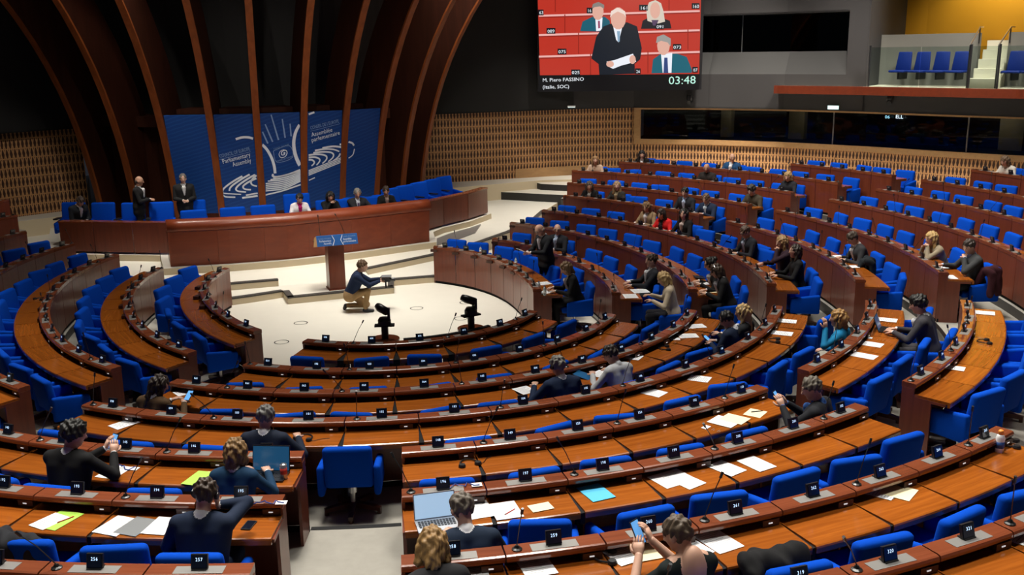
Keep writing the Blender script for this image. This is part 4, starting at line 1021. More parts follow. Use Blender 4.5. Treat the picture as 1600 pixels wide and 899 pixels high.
    if specs:
        g = MB()
        for s in (-1, 1):
            g.tube([T2((s*.032+.024*math.cos(a), .094, .014+.019*math.sin(a))) for a in np.linspace(0, 2*PI, 9)], .0028, 4); g.tube([T2((s*.056, .092, .018)), T2((s*.080, .0, .012))], .0025, 4)
        g.tube([T2((-.009, .098, .018)), T2((.009, .098, .018))], .0025, 4); g.obj('glasses', M['glasses'], o)
    if head_set:
        g = MB(); g.tube([T2((.092*math.cos(a), -.005, .02+.105*math.sin(a))) for a in np.linspace(.0, PI, 13)], .008, 6, 0)
        for s in (-1, 1): g.tube([T2((s*.078, -.005, .0)), T2((s*.102, -.005, .0))], .030, 8, 1)
        g.obj('headset', [M['steel'], M['black']], o)
    o['_hands'] = 0; del o['_hands']
    return o, hands
SEATED = []      # (row, theta) of taken places
def sitter(label, px, py, k, hz=1.215, dyaw=0, **kw):
    """a person on a chair behind the desks of row k whose head is seen at (px, py); turns with the row"""
    fl = fz(k); l0 = kw.get('lean', 8); best = None; want = kw.pop('s', .76)
    for lean in range(0, 37, 3):
        for sl in (0, -.04, -.08):
            Rt = rotm(kw.get('twist', 0), lean); off = Rt @ np.array([0, .012, .53]); Rh = rotm(kw.get('hy', 0)+kw.get('twist', 0), kw.get('hp', 15)); off = off+Rh @ np.array([0, .028, .112])
            H = PZ(px, py, fl+.545+sl+off[2]); yaw = math.atan2(H[0], -H[1])+RD(dyaw)
            c, s = math.cos(yaw), math.sin(yaw); pel = np.array([H[0]-(c*off[0]-s*off[1]), H[1]-(s*off[0]+c*off[1])]); t, ss = row_coords(k, pel)
            e = abs(ss-want)+.012*abs(lean-l0)+abs(sl)*1.0
            if best is None or e < best[0]: best = (e, lean, sl, pel, yaw, ss, t)
    e, lean, sl, pel, yaw, ss, t = best; kw['lean'] = lean; kw['sl'] = sl
    if math.degrees(t) < 100:
        if not .5 <= ss <= 1.28: ss = min(1.28, max(.5, ss)); pel = cur(k, t, ss)[:2]
    elif not .62 <= ss <= 1.02:
        ss = min(1.02, max(.62, ss)); pel = cur(k, t, ss)[:2]
        for _ in range(6):      # slide along the row until the head is seen at px again
            Rt = rotm(kw.get('twist', 0), lean); off = Rt @ np.array([0, .012, .53])+rotm(kw.get('hy', 0), kw.get('hp', 15)) @ np.array([0, .028, .112]); c, s = math.cos(yaw), math.sin(yaw)
            q = proj((pel[0]+c*off[0]-s*off[1], pel[1]+s*off[0]+c*off[1], fl+.545+off[2])); q2 = proj((*cur(k, t+.01, ss)[:2], fl+1.2)); q1 = proj((*cur(k, t, ss)[:2], fl+1.2))
            dt = (px-q[0])/((q2[0]-q1[0])/.01); t += max(-.05, min(.05, dt)); pel = cur(k, t, ss)[:2]; yaw = t+RD(dyaw)
    t, ss = row_coords(k, pel); SEATED.append((k, t, ss, pel, yaw, label))
    o, hands = person(label, pel, yaw, fl, **kw)
    return o, pel, yaw, fl, hands
def to_world(pel, yaw, fl, p):
    c, s = math.cos(yaw), math.sin(yaw); return np.array([pel[0]+c*p[0]-s*p[1], pel[1]+s*p[0]+c*p[1], fl+p[2]])

# ------------------------------------------------------------------ people in the rows
GRY = (0.20, 0.19, 0.17); DBR = (0.035, 0.02, 0.012); BLKH = (0.008, 0.007, 0.006); BLO = (0.42, 0.27, 0.11); BRO = (0.11, 0.06, 0.03); WHT = (0.45, 0.44, 0.42)
PH = []   # phones: (pel, yaw, fl, local centre, tilt)
def phone(label, rec, p, tilt=55, size=(.075, .15), yaw2=0):
    o_, pel, yaw, fl, hands = rec; w = to_world(pel, yaw, fl, p)
    o = thing('phone', label, 'phone', tuple(w), yaw+RD(yaw2)); o.rotation_euler = (RD(tilt), 0, yaw+RD(yaw2))
    MB().box(-size[0]/2, size[0]/2, -size[1]/2, size[1]/2, -.004, .004).obj('case', M['black'], o)
    MB().box(-size[0]/2+.004, size[0]/2-.004, -size[1]/2+.008, size[1]/2-.008, .0041, .0052).obj('screen', M['phone_lit'], o)
N_ = dict(near=True)
UPN = ((0, -.3, 1), (0, .6, .5)); HOLD = (((.5, -.5, .3), (-.2, .5, .8)), ((-.5, -.5, .3), (.2, .5, .8)))
r = sitter('man in black suit with wavy dark hair holding up a phone', 117, 680, 5, style='full', hair=BLKH, jac=BLK, lean=10, hy=-38, hp=12, rh=(.24, .40, .90), lh=(.12, .44, .92), hands_n=HOLD, **N_)
phone('lit phone held up by the man in the black suit', r, (.18, .50, .97), 60, (.08, .16), -20)
r = sitter('man in dark navy suit and white headband headset, hand at ear', 319, 772, 6, style='short', hair=DBR, jac=NAVY, lean=14, hy=-4, hp=8, hr=6, rh=('F', .10, .02, -.08), rpole=(.9, .5, -.6), lh=(-.20, .38, .765), head_set=True, hands_n=(((.9, 0, .2), (-.2, .1, 1)), None), **N_)
r = sitter('woman with shoulder-length fair hair in dark blue jacket typing on laptop', 369, 706, 5, style='bob', hair=(0.20, 0.115, 0.045), jac=(0.006, 0.035, 0.085), lean=12, hy=-8, hp=12, rh=(.20, .42, .775), lh=(-.06, .42, .775), fem=True, head_set=True, **N_)
r = sitter('grey-haired man in dark suit with earpiece, back to us', 416, 652, 4, style='short', hair=(0.13, 0.125, 0.12), jac=(0.010, 0.016, 0.034), lean=8, hy=-15, hp=6, rh=(.26, .34, .78), lh=(-.2, .38, .765), **N_)
r = sitter('long-haired woman in brown fur coat with white headset', 250, 602, 3, style='long', hair=(0.03, 0.02, 0.014), jac=(0.085, 0.048, 0.022), lean=14, hy=-30, hp=22, rh=(.20, .40, .79), lh=(.0, .42, .80), fem=True, head_set=True, **N_)
phone('lit phone in the hands of the woman in fur', r, (.20, .50, .85), 35)
r = sitter('grey-haired man with beaded headset cord before an open silver laptop', 722, 797, 6, style='short', hair=(0.12, 0.10, 0.08), jac=(0.008, 0.018, 0.04), lean=22, hy=12, hp=26, rh=(.16, .42, .765), lh=(-.16, .40, .775), **N_)
r = sitter('fair-haired woman in black plaid shawl leaning over', 676, 854, 7, style='bob', hair=(0.26, 0.15, 0.055), jac=(0.016, 0.016, 0.018), lean=26, hy=-15, hp=32, dyaw=12, rh=(.2, .40, .765), lh=(-.12, .42, .765), fem=True, shirt=None, **N_)
r = sitter('short-haired woman in low-backed black dress holding a phone', 1058, 836, 7, style='short', hair=(0.085, 0.06, 0.04), jac=(0.006, 0.010, 0.010), shirt=None, bare=True, dress=True, lean=10, hy=30, hp=20, rh=(-.08, .40, .93), lh=(-.20, .36, .86), hands_n=HOLD, fem=True, dyaw=6, **N_)
phone('lit phone held by the woman in the black dress', r, (-.15, .47, .97), 62, (.085, .18), 25)
r = sitter('grey-haired man in navy jacket reading at the middle desks', 871, 572, 3, style='short', hair=GRY, jac=(0.008, 0.018, 0.05), lean=12, hy=12, hp=14, rh=(.2, .36, .765), lh=(-.24, .36, .80), head_set=True, **N_)
r = sitter('dark-haired person in pale grey blouse reading papers', 954, 555, 3, style='short', hair=(0.028, 0.02, 0.016), jac=(0.42, 0.43, 0.45), shirt=None, lean=18, hy=22, hp=30, rh=(.12, .40, .77), lh=(-.2, .40, .77), fem=True, **N_)
r = sitter('dark-suited man with black hair bent over a phone in his lap', 1135, 500, 3, style='short', hair=BLKH, jac=NAVY, lean=10, hy=30, hp=30, rh=(-.02, .34, .72), lh=(-.14, .34, .70), dyaw=-8)
phone('pale phone in the lap of the dark-suited man', r, (-.08, .44, .74), 30)
r = sitter('blonde long-haired woman with headset facing the stage', 1160, 489, 3, style='long', hair=(0.44, 0.30, 0.13), jac=(0.012, 0.013, 0.016), lean=4, hy=14, hp=4, rh=(-.05, .36, .80), lh=(-.16, .36, .82), fem=True, head_set=True)
r = sitter('grey-haired man in dark jacket holding phone at the aisle end', 1268, 608, 5, style='short', hair=(0.10, 0.085, 0.065), jac=(0.011, 0.012, 0.016), shirt=(0.03, 0.09, 0.28), lean=8, hy=20, hp=18, dyaw=22, rh=(.05, .40, .86), lh=(-.08, .40, .86), hands_n=HOLD, **N_)
phone('blue-lit phone held by the man at the aisle end', r, (-.02, .48, .93), 55)
r = sitter('fair-haired woman in turquoise jacket with raised hand and headset', 1309, 498, 4, style='bob', hair=(0.30, 0.16, 0.045), jac=(0.005, 0.16, 0.34), shirt=None, lean=6, hy=20, hp=2, rh=(.10, .26, .70), lh=('F', -.22, .16, -.08), lpole=(-.6, -.2, -.8), fem=True, head_set=True, hands_n=(None, ((-.3, -.9, .1), (0, .1, 1))), **N_)
r = sitter('bearded man with black hair in grey jacket typing on a dark laptop', 1434, 477, 5, style='full', hair=BLKH, jac=(0.04, 0.038, 0.045), lean=16, hy=8, hp=14, rh=(.06, .46, .775), lh=(-.14, .46, .775), **N_)
# right-hand wing
sitter('white-haired man in dark suit and pale shirt behind the standing speaker', 871, 359, 2, style='bald', hair=WHT, jac=SUIT, shirt=(0.42, 0.52, 0.68), tie=(0.2, 0.28, 0.4), lean=4, hy=28, hp=4, specs=True)
sitter('brown-haired woman in black jacket writing at the front desk', 884, 420, 1, style='bob', hair=(0.17, 0.10, 0.05), jac=BLK, lean=16, hy=8, hp=24, fem=True, rh=(.10, .44, .77), lh=(-.16, .42, .765))
sitter('dark-haired man in black suit sitting back beside the woman in cream', 1017, 408, 2, style='short', hair=DBR, jac=SUIT, lean=2, hy=8, hp=0, rh=(.12, .40, .77), lh=(-.14, .42, .77))
sitter('blonde woman in cream jacket holding sheets of paper', 1036, 436, 2, style='bob', hair=(0.45, 0.30, 0.13), jac=(0.52, 0.43, 0.31), lean=12, hy=4, hp=24, fem=True, rh=(.16, .40, .82), lh=(-.18, .36, .80), shirt=None)
sitter('dark-haired woman with headband behind the one in leather jacket', 1109, 413, 3, style='bun', hair=BLKH, jac=BLK, lean=16, hy=6, hp=18, fem=True)
sitter('brown-haired woman in black leather jacket at the third-row end', 1119, 424, 3, style='bob', hair=(0.045, 0.025, 0.015), jac=(0.008, 0.008, 0.009), lean=18, hy=4, hp=26, fem=True, head_set=True)
sitter('woman in beige cardigan with light brown hair beside the red jacket', 1010, 324, 4, style='long', hair=(0.16, 0.09, 0.04), jac=(0.24, 0.16, 0.09), lean=8, hy=12, hp=20, fem=True)
sitter('woman in bright red jacket with dark hair', 1033, 335, 4, style='bob', hair=(0.02, 0.012, 0.01), jac=(0.55, 0.012, 0.014), shirt=(0.03, 0.03, 0.03), lean=12, hy=8, hp=22, fem=True)
sitter('woman in black with long dark hair beside the red jacket', 1068, 335, 4, style='long', hair=BLKH, jac=BLK, shirt=(0.5, 0.4, 0.36), lean=4, hy=24, hp=6, fem=True)
sitter('bearded man in black suit and pale blue shirt, fifth row', 1070, 301, 5, style='short', hair=BLKH, jac=SUIT, shirt=(0.45, 0.55, 0.75), lean=6, hy=14, hp=14)
sitter('man in dark navy suit with light shirt at the aisle, reading a sheet', 1103, 311, 5, style='short', hair=(0.10, 0.06, 0.035), jac=NAVY, shirt=(0.5, 0.58, 0.66), tie=(0.05, 0.08, 0.15), lean=10, hy=10, hp=24)
sitter('man in dark suit and glasses working on a tablet', 1164, 363, 4, style='short', hair=(0.07, 0.04, 0.025), jac=SUIT, shirt=(0.42, 0.47, 0.60), tie=(0.10, 0.10, 0.2), lean=12, hy=14, hp=24, specs=True)
sitter('fair-haired woman in dark plum top leaning on her hand', 1221, 379, 4, style='long', hair=(0.30, 0.18, 0.08), jac=(0.025, 0.010, 0.018), shirt=None, lean=8, hy=8, hp=8, fem=True, lh=('F', -.05, .12, -.10))
sitter('dark-haired woman in black top looking up beside the plum top', 1242, 393, 4, style='long', hair=(0.025, 0.015, 0.01), jac=BLK, shirt=None, lean=4, hy=8, hp=-4, fem=True, rh=(.1, .40, .78), lh=(-.16, .40, .78))
sitter('man in charcoal suit with glasses writing, dark coat beside him', 1332, 373, 5, style='short', hair=(0.05, 0.035, 0.025), jac=CHAR, shirt=(0.62, 0.62, 0.66), tie=(0.02, 0.02, 0.03), lean=16, hy=6, hp=28, specs=True)
sitter('blonde woman in beige jacket with hand to her face', 1455, 373, 6, style='long', hair=(0.45, 0.29, 0.11), jac=(0.27, 0.22, 0.15), shirt=None, lean=12, hy=10, hp=12, fem=True, lh=('F', -.06, .12, -.10), rh=('F', .05, .13, -.12))
sitter('man in dark grey suit and blue striped shirt, hand at chin', 1514, 386, 6, style='short', hair=(0.03, 0.02, 0.015), jac=(0.04, 0.042, 0.044), shirt=(0.38, 0.48, 0.72), lean=12, hy=20, hp=16, rh=(.30, .44, .80), lh=('F', -.02, .13, -.14), dyaw=10)
sitter('woman with brown hair in black top, fifth row near the stage end', 921, 291, 5, style='bob', hair=(0.07, 0.05, 0.04), jac=BLK, shirt=(0.4, 0.38, 0.36), lean=6, hy=18, hp=14, fem=True)
sitter('woman with long blonde-brown hair in dark jacket, fifth row', 964, 291, 5, style='long', hair=(0.24, 0.15, 0.07), jac=(0.02, 0.018, 0.016), shirt=(0.25, 0.2, 0.12), lean=4, hy=18, hp=0, fem=True)
sitter('woman in pale beige top alone at the seventh-row end', 930, 251, 7, style='bob', hair=(0.22, 0.12, 0.05), jac=(0.42, 0.30, 0.22), shirt=None, lean=4, hy=22, hp=0, fem=True)
sitter('dark-haired woman in black at the topmost row near the lattice', 1003, 242, 8, style='long', hair=BLKH, jac=BLK, lean=6, hy=22, hp=6, fem=True)
sitter('bald man in dark brown jacket, seventh row', 1104, 263, 7, style='bald', hair=(0.03, 0.02, 0.015), sk='tan', jac=(0.014, 0.010, 0.009), shirt=None, lean=6, hy=18, hp=12)
sitter('bald man in blue suit and white shirt in the topmost row', 1144, 247, 8, style='bald', hair=(0.1, 0.08, 0.06), sk='warm', jac=(0.01, 0.05, 0.13), lean=2, hy=40, hp=6)
sitter('dark-haired man in olive coat reading at the sixth-row aisle', 1174, 298, 6, style='full', hair=(0.02, 0.015, 0.012), jac=(0.045, 0.035, 0.022), shirt=None, lean=12, hy=8, hp=22)
sitter('fair-haired woman in black with curly hair, seventh-row aisle', 1231, 276, 7, style='bob', hair=(0.30, 0.19, 0.08), jac=(0.012, 0.013, 0.018), shirt=None, lean=8, hy=14, hp=16, fem=True)
sitter('woman in white blouse with brown hair at the tenth row', 1570, 252, 10, style='bob', hair=(0.13, 0.08, 0.045), jac=(0.62, 0.58, 0.52), shirt=None, lean=10, hy=8, hp=22, fem=True)

# ================================================================== desks
def sweep_row(k, tm, hw, prof, nseg, par, O, yaw, ref_s):
    """profile (s, z) swept along the row; hw = half angle at ref_s; par keeps the sides parallel"""
    c, s = math.cos(-yaw), math.sin(-yaw); secs = []
    rref = rho(k, tm, ref_s)
    for i in range(nseg+1):
        f = -1+2*i/nseg; ring = []
        for q, z in prof:
            a = hw*f*(rref/rho(k, tm, q) if par else 1.0)
            p = cur(k, tm+a, q, z)-O; ring.append((c*p[0]-s*p[1], s*p[0]+c*p[1], p[2]))
        secs.append(ring)
    b = MB(); b.sweep([r[::-1] for r in secs]); return b
LEDGE = [(0, .83), (.142, .83), (.158, .824), (.166, .808), (.163, .786), (.148, .772), (0, .772)]
PANEL = [(.006, .06), (.03, .06), (.03, .772), (.006, .772)]
PLINTH = [(.035, 0), (.06, 0), (.06, .06), (.035, .06)]
DESK = [(.03, .715), (.528, .715), (.541, .709), (.546, .695), (.543, .655), (.515, .65), (.515, .685), (.03, .685)]
RECESS = [(.05, .715), (.07, .715), (.07, .772), (.05, .772)]
PLATE = MB().box(-.17, .17, -.135, -.035, .83, .833).mesh('control_panel', M['plate'])
def tilt_box(x0, x1, t, y, z, h, ang):
    """slab leaning back; front face towards -y (the seat)"""
    c, s = math.cos(ang), math.sin(ang); b = MB(); v = []
    for dz in (0, h):
        for dt in (0, t): v.append((dt*c+dz*s, -dt*s+dz*c))
    P = [(x, y+v[i][0], z+v[i][1]) for x in (x0, x1) for i in range(4)]
    b.add(P, [(0, 2, 6, 4), (1, 5, 7, 3), (0, 4, 5, 1), (2, 3, 7, 6), (0, 1, 3, 2), (4, 6, 7, 5)]); return b
_a = RD(14)
DISP = tilt_box(-.057, .057, .022, -.085, .838, .100, _a).box(-.05, .05, -.10, -.03, .833, .842).mesh('number_display', M['black'])
SCRN = tilt_box(-.051, .051, .002, -.088, .846, .085, _a).mesh('screen', M['screen'])
MIC_BASE = MB().lathe([(.038, .83), (.038, .838), (.022, .846), (.012, .865)], 10, (-.27, -.08, 0)).mesh('microphone_base', M['dark_metal'])
def mic_mesh(dx, dy, L=.31):
    p0 = np.array([-.27, -.08, .86]); d = np.array([dx, dy, 1.0]); d = d/np.linalg.norm(d); p1 = p0+d*L*.55+(0, 0, .02); p2 = p0+d*L
    return MB().tube([p0, p1, p2], .0042, 5).tube([p2, p2+d*.05], [.011, .011], 6).mesh('microphone_stem', M['black'])
MICS = [mic_mesh(a, b_) for a, b_ in ((-.15, -.1), (.2, -.15), (-.45, .1), (.5, .1), (.05, -.35), (-.7, -.3), (.12, .1))]
SPK = MB().box(.19, .335, -.155, -.06, .722, .772).mesh('speaker_box', M['spk']); SPKL = MB().box(.24, .275, -.1575, -.1545, .742, .752).mesh('speaker_light', M['led'])
_num = {}
def num_mesh(s, rear):
    if (s, rear) in _num: return _num[(s, rear)]
    v, f, w = glyphs(s); hgt = .034; wd = .048
    x = (v[:, 0]/w-.5)*wd; zl = .055+v[:, 1]*hgt; y0 = -.0905 if not rear else -.0615
    c, sn = math.cos(_a), math.sin(_a)
    if rear: x = -x
    pts = [(xx, y0+zz*sn, .838+zz*c) for xx, zz in zip(x, zl)]
    _num[(s, rear)] = mesh('number', pts, [q if rear else q for q in f], M['digit'] if not rear else M['plate_digit']); return _num[(s, rear)]
BLOCKS = []
def blk(k, nm, a, b_, n=None, wedge=False, start=1, flip=False): BLOCKS.append((k, nm, a, b_, n, wedge, start, flip))
blk(1, 'left wing', -128.3, -44.1); blk(1, 'centre block', -25.6, 52.2, 6, True); blk(1, 'right wing', 83, 167.4, 8)
blk(2, 'left wing', -120.4, -41.1); blk(2, 'centre block', -27.5, 55.8, 9, True); blk(2, 'right wing', 75.7, 153.3)
blk(3, 'left wing', -122, -40.1); blk(3, 'centre block', -29.3, 58.3, 12, True); blk(3, 'right wing', 72.7, 153.6)
blk(4, 'left wing', -122.5, -39.7); blk(4, 'centre block', -30.3, 60.2, 14, True); blk(4, 'right wing', 72.8, 150.3)
blk(5, 'left wing', -121.9, -40); blk(5, 'block left of the middle aisle', -30.2, -6.2, 5, True, 143); blk(5, 'block right of the middle aisle', 0, 28.9, 6, True, 148); blk(5, 'corner block', 34.5, 60.6, None, False, 154); blk(5, 'lower right wing', 70.3, 113.2, None, False, 160); blk(5, 'upper right wing', 119.9, 149.7, None, False, 172)
blk(6, 'left wing', -126.7, -40); blk(6, 'block left of the middle aisle', -30.6, -5.7, 6, True, 190); blk(6, 'block right of the middle aisle', -.1, 28.9, 7, True, 196); blk(6, 'corner block', 34.7, 59.7, None, False, 203); blk(6, 'lower right wing', 70.7, 111.8, None, False, 209); blk(6, 'upper right wing', 117.5, 151.8, None, False, 219)
blk(7, 'left wing', -130.5, -40); blk(7, 'block left of the middle aisle', -31.3, -5.3, 7, True, 251); blk(7, 'block right of the middle aisle', -.2, 29.5, 8, True, 258); blk(7, 'corner block', 35, 59, None, False, 266); blk(7, 'lower right wing', 71, 110.5, None, False, 273); blk(7, 'upper right wing', 117.1, 153.4, None, False, 284)
blk(8, 'block right of the middle aisle', 0, 29, 9, True, 316); blk(8, 'lower right wing', 71, 109.3, None, False, 330); blk(8, 'upper right wing', 115.1, 148.2, None, False, 342)
blk(9, 'lower right wing', 71, 108.1, None, False, 355); blk(9, 'upper right wing', 112, 126.1, None, False, 367)
blk(10, 'lower right wing', 71, 106.7, None, False, 372)
seq = 1; ROWN = ['', 'first', 'second', 'third', 'fourth', 'fifth', 'sixth', 'seventh', 'eighth', 'ninth', 'tenth']
CHPEND = []; NDESK = 0
def in_frame(p, mx=80, my=30):
    q = proj(p); return q is not None and -mx < q[0] < 1600+mx and -my < q[1] < 899+my
for (k, nm, a, b_, n, wedge, start, flip) in BLOCKS:
    a, b_ = RD(a), RD(b_)
    arc = sum(np.linalg.norm(cur(k, a+(b_-a)*i/40, .0)[:2]-cur(k, a+(b_-a)*(i+1)/40, .0)[:2]) for i in range(40))
    n = n or max(1, round(arc/.705))
    # equal lengths along the row
    S_ = [0.0]; T_ = [a]
    for i in range(200):
        t0 = a+(b_-a)*i/200; t1 = a+(b_-a)*(i+1)/200; S_.append(S_[-1]+np.linalg.norm(cur(k, t0, .16)[:2]-cur(k, t1, .16)[:2])); T_.append(t1)
    cuts = [np.interp(S_[-1]*j/n, S_, T_) for j in range(n+1)]
    if k <= 4: start = seq; seq += n
    wing = 'wing' in nm
    for j in range(n):
        t0, t1 = cuts[j], cuts[j+1]; tm = (t0+t1)/2; O = cur(k, tm, 0.0); yaw = tm
        num = '%03d' % (start+j)
        if 'left' in nm and 'aisle' not in nm: cnt, where = j, 'from the stage'
        elif wing: cnt, where = n-1-j, 'from the stage'
        elif 'corner' in nm: cnt, where = j, 'from the near aisle'
        elif nm.startswith('block left'): cnt, where = n-1-j, 'from that aisle'
        elif nm.startswith('block right'): cnt, where = j, 'from that aisle'
        else: cnt, where = j, 'from the left'
        place = '%s row up, %s, %s %s' % (ROWN[k], nm, ORD[cnt] if cnt < 18 else 'last', where)
        vis = any(in_frame(cur(k, t0+(t1-t0)*f, s_, z_)) for f in (0, .5, 1) for s_, z_ in ((0, .83), (.54, .7), (0, .1)))
        if vis:
            NDESK += 1
            d = thing('desk', 'wooden desk, '+place, 'desk', tuple(O), yaw, 'desks of the hemicycle')
            gap = .0065/rho(k, tm, .16); hw = (t1-t0)/2-gap; ns = 4 if k < 5 else 3
            sweep_row(k, tm, hw, LEDGE, ns, False, O, yaw, .16).obj('ledge', M['ledge'], d)
            sweep_row(k, tm, hw, DESK, ns, wedge, O, yaw, .16).obj('desktop', M['desk'], d)
            sweep_row(k, tm, hw, PANEL, ns, False, O, yaw, .16).obj('front_panel', M['panel'], d)
            sweep_row(k, tm, hw, RECESS, 1, False, O, yaw, .16).obj('recess_board', M['matte_black'], d)
            sweep_row(k, tm, (t1-t0)/2, PLINTH, 2, False, O, yaw, .16).obj('plinth', M['matte_black'], d)
            link('control_panel', PLATE, d); ds = link('number_display', DISP, d); link('screen', SCRN, ds); link('number', num_mesh(num, False), ds)
            if wing: link('rear_number', num_mesh(num, True), ds)
            link('speaker_box', SPK, d); link('speaker_light', SPKL, d)
            if (j+k) % 2 == 0:
                link('microphone_base', MIC_BASE, d); link('microphone_stem', MICS[rng.randint(len(MICS))], d)
            if j < n-1:
                tj = t1; c_, s_ = math.cos(-yaw), math.sin(-yaw); V = []
                wg = hw*rho(k, tm, .16)*(rho(k, tm, .54)/rho(k, tm, .16)-1) if wedge else .004
                for ss_, w_ in ((.16, .005), (.535, wg+.006)):
                    for sg in (-1, 1):
                        for z_ in (.60, .700):
                            p = cur(k, tj+sg*w_/rho(k, tm, ss_), ss_, z_)-O; V.append((c_*p[0]-s_*p[1], s_*p[0]+c_*p[1], p[2]))
                MB().add(V, [(1, 5, 7, 3), (4, 6, 7, 5), (0, 1, 3, 2), (0, 4, 5, 1), (2, 3, 7, 6), (0, 2, 6, 4)]).obj('gap_strip', M['matte_black'], d)
                p = cur(k, tj, .44)-O; MB().lathe([(.035, 0), (.035, .61)], 8, (c_*p[0]-s_*p[1], s_*p[0]+c_*p[1], 0)).obj('leg', M['matte_black'], d)
            for e, tt, sg in ((j == 0, t0, 1), (j == n-1, t1, -1)):
                if e:
                    c_, s_ = math.cos(-yaw), math.sin(-yaw); V = []
                    for w_ in (.002, .030):
                        for q, z_ in ((.03, 0), (.34, 0), (.34, .655), (.50, .655), (.50, .684), (.148, .684), (.148, .770), (.03, .770)):
                            p = cur(k, tt+sg*w_/rho(k, tm, q), q, z_)-O; V.append((c_*p[0]-s_*p[1], s_*p[0]+c_*p[1], p[2]))
                    m_ = 8; F_ = [tuple(range(m_)), tuple(range(2*m_-1, m_-1, -1))]+[(i, i+m_, (i+1) % m_+m_, (i+1) % m_) for i in range(m_)]
                    MB().add(V, F_).obj('end_panel', M['panel'], d)
        # a chair for every place that shows
        if any(in_frame(cur(k, tm, s_, z_)) for s_, z_ in ((.85, .85), (.6, .5), (.85, .45))):
            if not any(kk == k and abs(tt-tm)*rho(k, tm, .7) < .40 for kk, tt, *_ in SEATED): CHPEND.append((k, tm, place))
AISLE = min((c for c in CHPEND if c[0] == 4), key=lambda c: abs(c[1]-RD(-4.0)))
for k, tm, place in CHPEND:
    if (k, tm, place) == AISLE: chair(tuple(cur(4, RD(-3.9), .60)), RD(-3.9), 'empty blue armchair seen whole from behind at the head of the middle aisle'); continue
    sj = .56+rng.uniform(-.03, .06); t = tm+rng.uniform(-.04, .04)/rho(k, tm, .7); a = rng.normal(0, 8)
    chair(tuple(cur(k, t, sj)), t+RD(a), 'empty blue armchair, '+place)
for i, (k, t, ss, pel, yaw, lab) in enumerate(SEATED):
    c, s = math.cos(yaw), math.sin(yaw); p = (pel[0]-s*.05, pel[1]+c*.05, fz(k))
    w = ' '.join(lab.replace(',', '').split()[:11]); w = w.rsplit(' ', 1)[0] if w.split()[-1] in ('a', 'the', 'in', 'of', 'and', 'with', 'at', 'her', 'his', 'over') else w
    chair(p, yaw, 'blue armchair under the '+w)
DBG = dict(desks=NDESK, chairs=len(CHPEND)+len(SEATED), seats=[(k, round(math.degrees(t), 1), round(float(ss), 2)) for k, t, ss, *_ in SEATED])
print('DBG', DBG)

# ================================================================== people on the stage and in the well
YF = math.atan2(AX[0], -AX[1])          # heading that faces the hall from the dais
def fwd_yaw(f): return math.atan2(-f[0], f[1])
def at_v(px, py, v): return PPL(px, py, AX, AX*v)
DB = {}
DB['back'] = rbox_mesh('backrest', -.30, .30, -.30, -.19, .42, 1.02, .05, M['blue'], 3, shear_b)
DB['tall'] = rbox_mesh('backrest', -.33, .33, -.30, -.19, .42, 1.22, .05, M['blue'], 3, shear_b)
DB['pad'] = MB().box(-.05, .05, -.14, .14, 0, .035).mesh('armrest_pad', M['black'])
def dais_chair(loc, rz, label, tall=False, pads=False, group='blue armchairs on the dais'):
    o = thing('dais_armchair', label, 'armchair', loc, rz, group)
    link('backrest', DB['tall' if tall else 'back'], o); link('seat', CH['seat'], o); link('armrest', CH['armL'], o); link('armrest', CH['armR'], o); link('post', CH['post'], o)
    for l in CH['legs']: link('leg', l, o)
    if pads: link('armrest_pad', DB['pad'], o, (.29, .0, .64))
def dais_sit(label, px, py, v, chair_label, tall=False, **kw):
    p = at_v(px, py, v); kw.setdefault('rh', (.12, .40, .80)); kw.setdefault('lh', (-.12, .40, .80)); kw.setdefault('lean', 8)
    person(label, (p+AX*.14)[:2], YF, .45, **kw); dais_chair(tuple((p+AX*.10)[:2])+(.45,), YF, chair_label, tall)
dais_sit('woman in white jacket with short dark hair presiding at the rostrum', 468, 311, 7.05, 'tall blue armchair of the woman in white', True, style='short', hair=BLKH, jac=(0.72, 0.70, 0.72), shirt=(0.5, 0.01, 0.15), hp=24, fem=True, group='people seated on the dais')
dais_sit('dark-haired woman in black at the rostrum, hand near mouth', 516, 309, 7.05, 'blue armchair of the woman in black at the rostrum', style='long', hair=BLKH, jac=BLK, hp=22, fem=True, shirt=None, rh=('F', .02, .12, -.11), group='people seated on the dais')
dais_sit('grey-haired man in dark suit with purple tie at the rostrum', 558, 293, 7.2, 'blue armchair of the grey-haired man at the rostrum', style='short', hair=GRY, jac=(0.02, 0.02, 0.025), shirt=(0.55, 0.58, 0.68), tie=(0.10, 0.05, 0.18), hp=16, head_set=True, group='people seated on the dais', rh=(-.1, .42, .80), lh=(-.3, .42, .80))
dais_sit('woman with tied dark hair and lanyard at the end of the rostrum', 604, 299, 7.3, 'blue armchair of the woman with the lanyard', style='short', hair=DBR, jac=BLK, shirt=(0.3, 0.22, 0.2), hp=18, hy=-14, fem=True, group='people seated on the dais')
for px, py, v, lb in ((304, 338, 7.0, 'empty blue dais armchair nearest the standing ushers'), (366, 335, 7.0, 'empty blue dais armchair under the English lettering'), (414, 331, 7.0, 'empty blue dais armchair next to the woman in white'), (536, 316, 7.1, 'empty blue dais armchair beside the grey-haired man'), (584, 312, 7.2, 'empty blue dais armchair between the man and the lanyard woman')):
    p = at_v(px, py, v); dais_chair((p[0], p[1], .45), YF, lb)
bl_ = [(-5.75, 9.75), (-5.05, 9.35), (-4.35, 8.95), (-3.62, 8.75), (-2.85, 8.7)]
for j, (u, v) in enumerate(bl_):
    p = uvz(u, v, .45); dais_chair(tuple(p), YF+RD(-22 if j < 3 else -8), 'blue armchair with black arm pad behind the ushers\' desks, %s from the lattice wall' % ORD[j], False, True, 'blue armchairs beside the ushers')
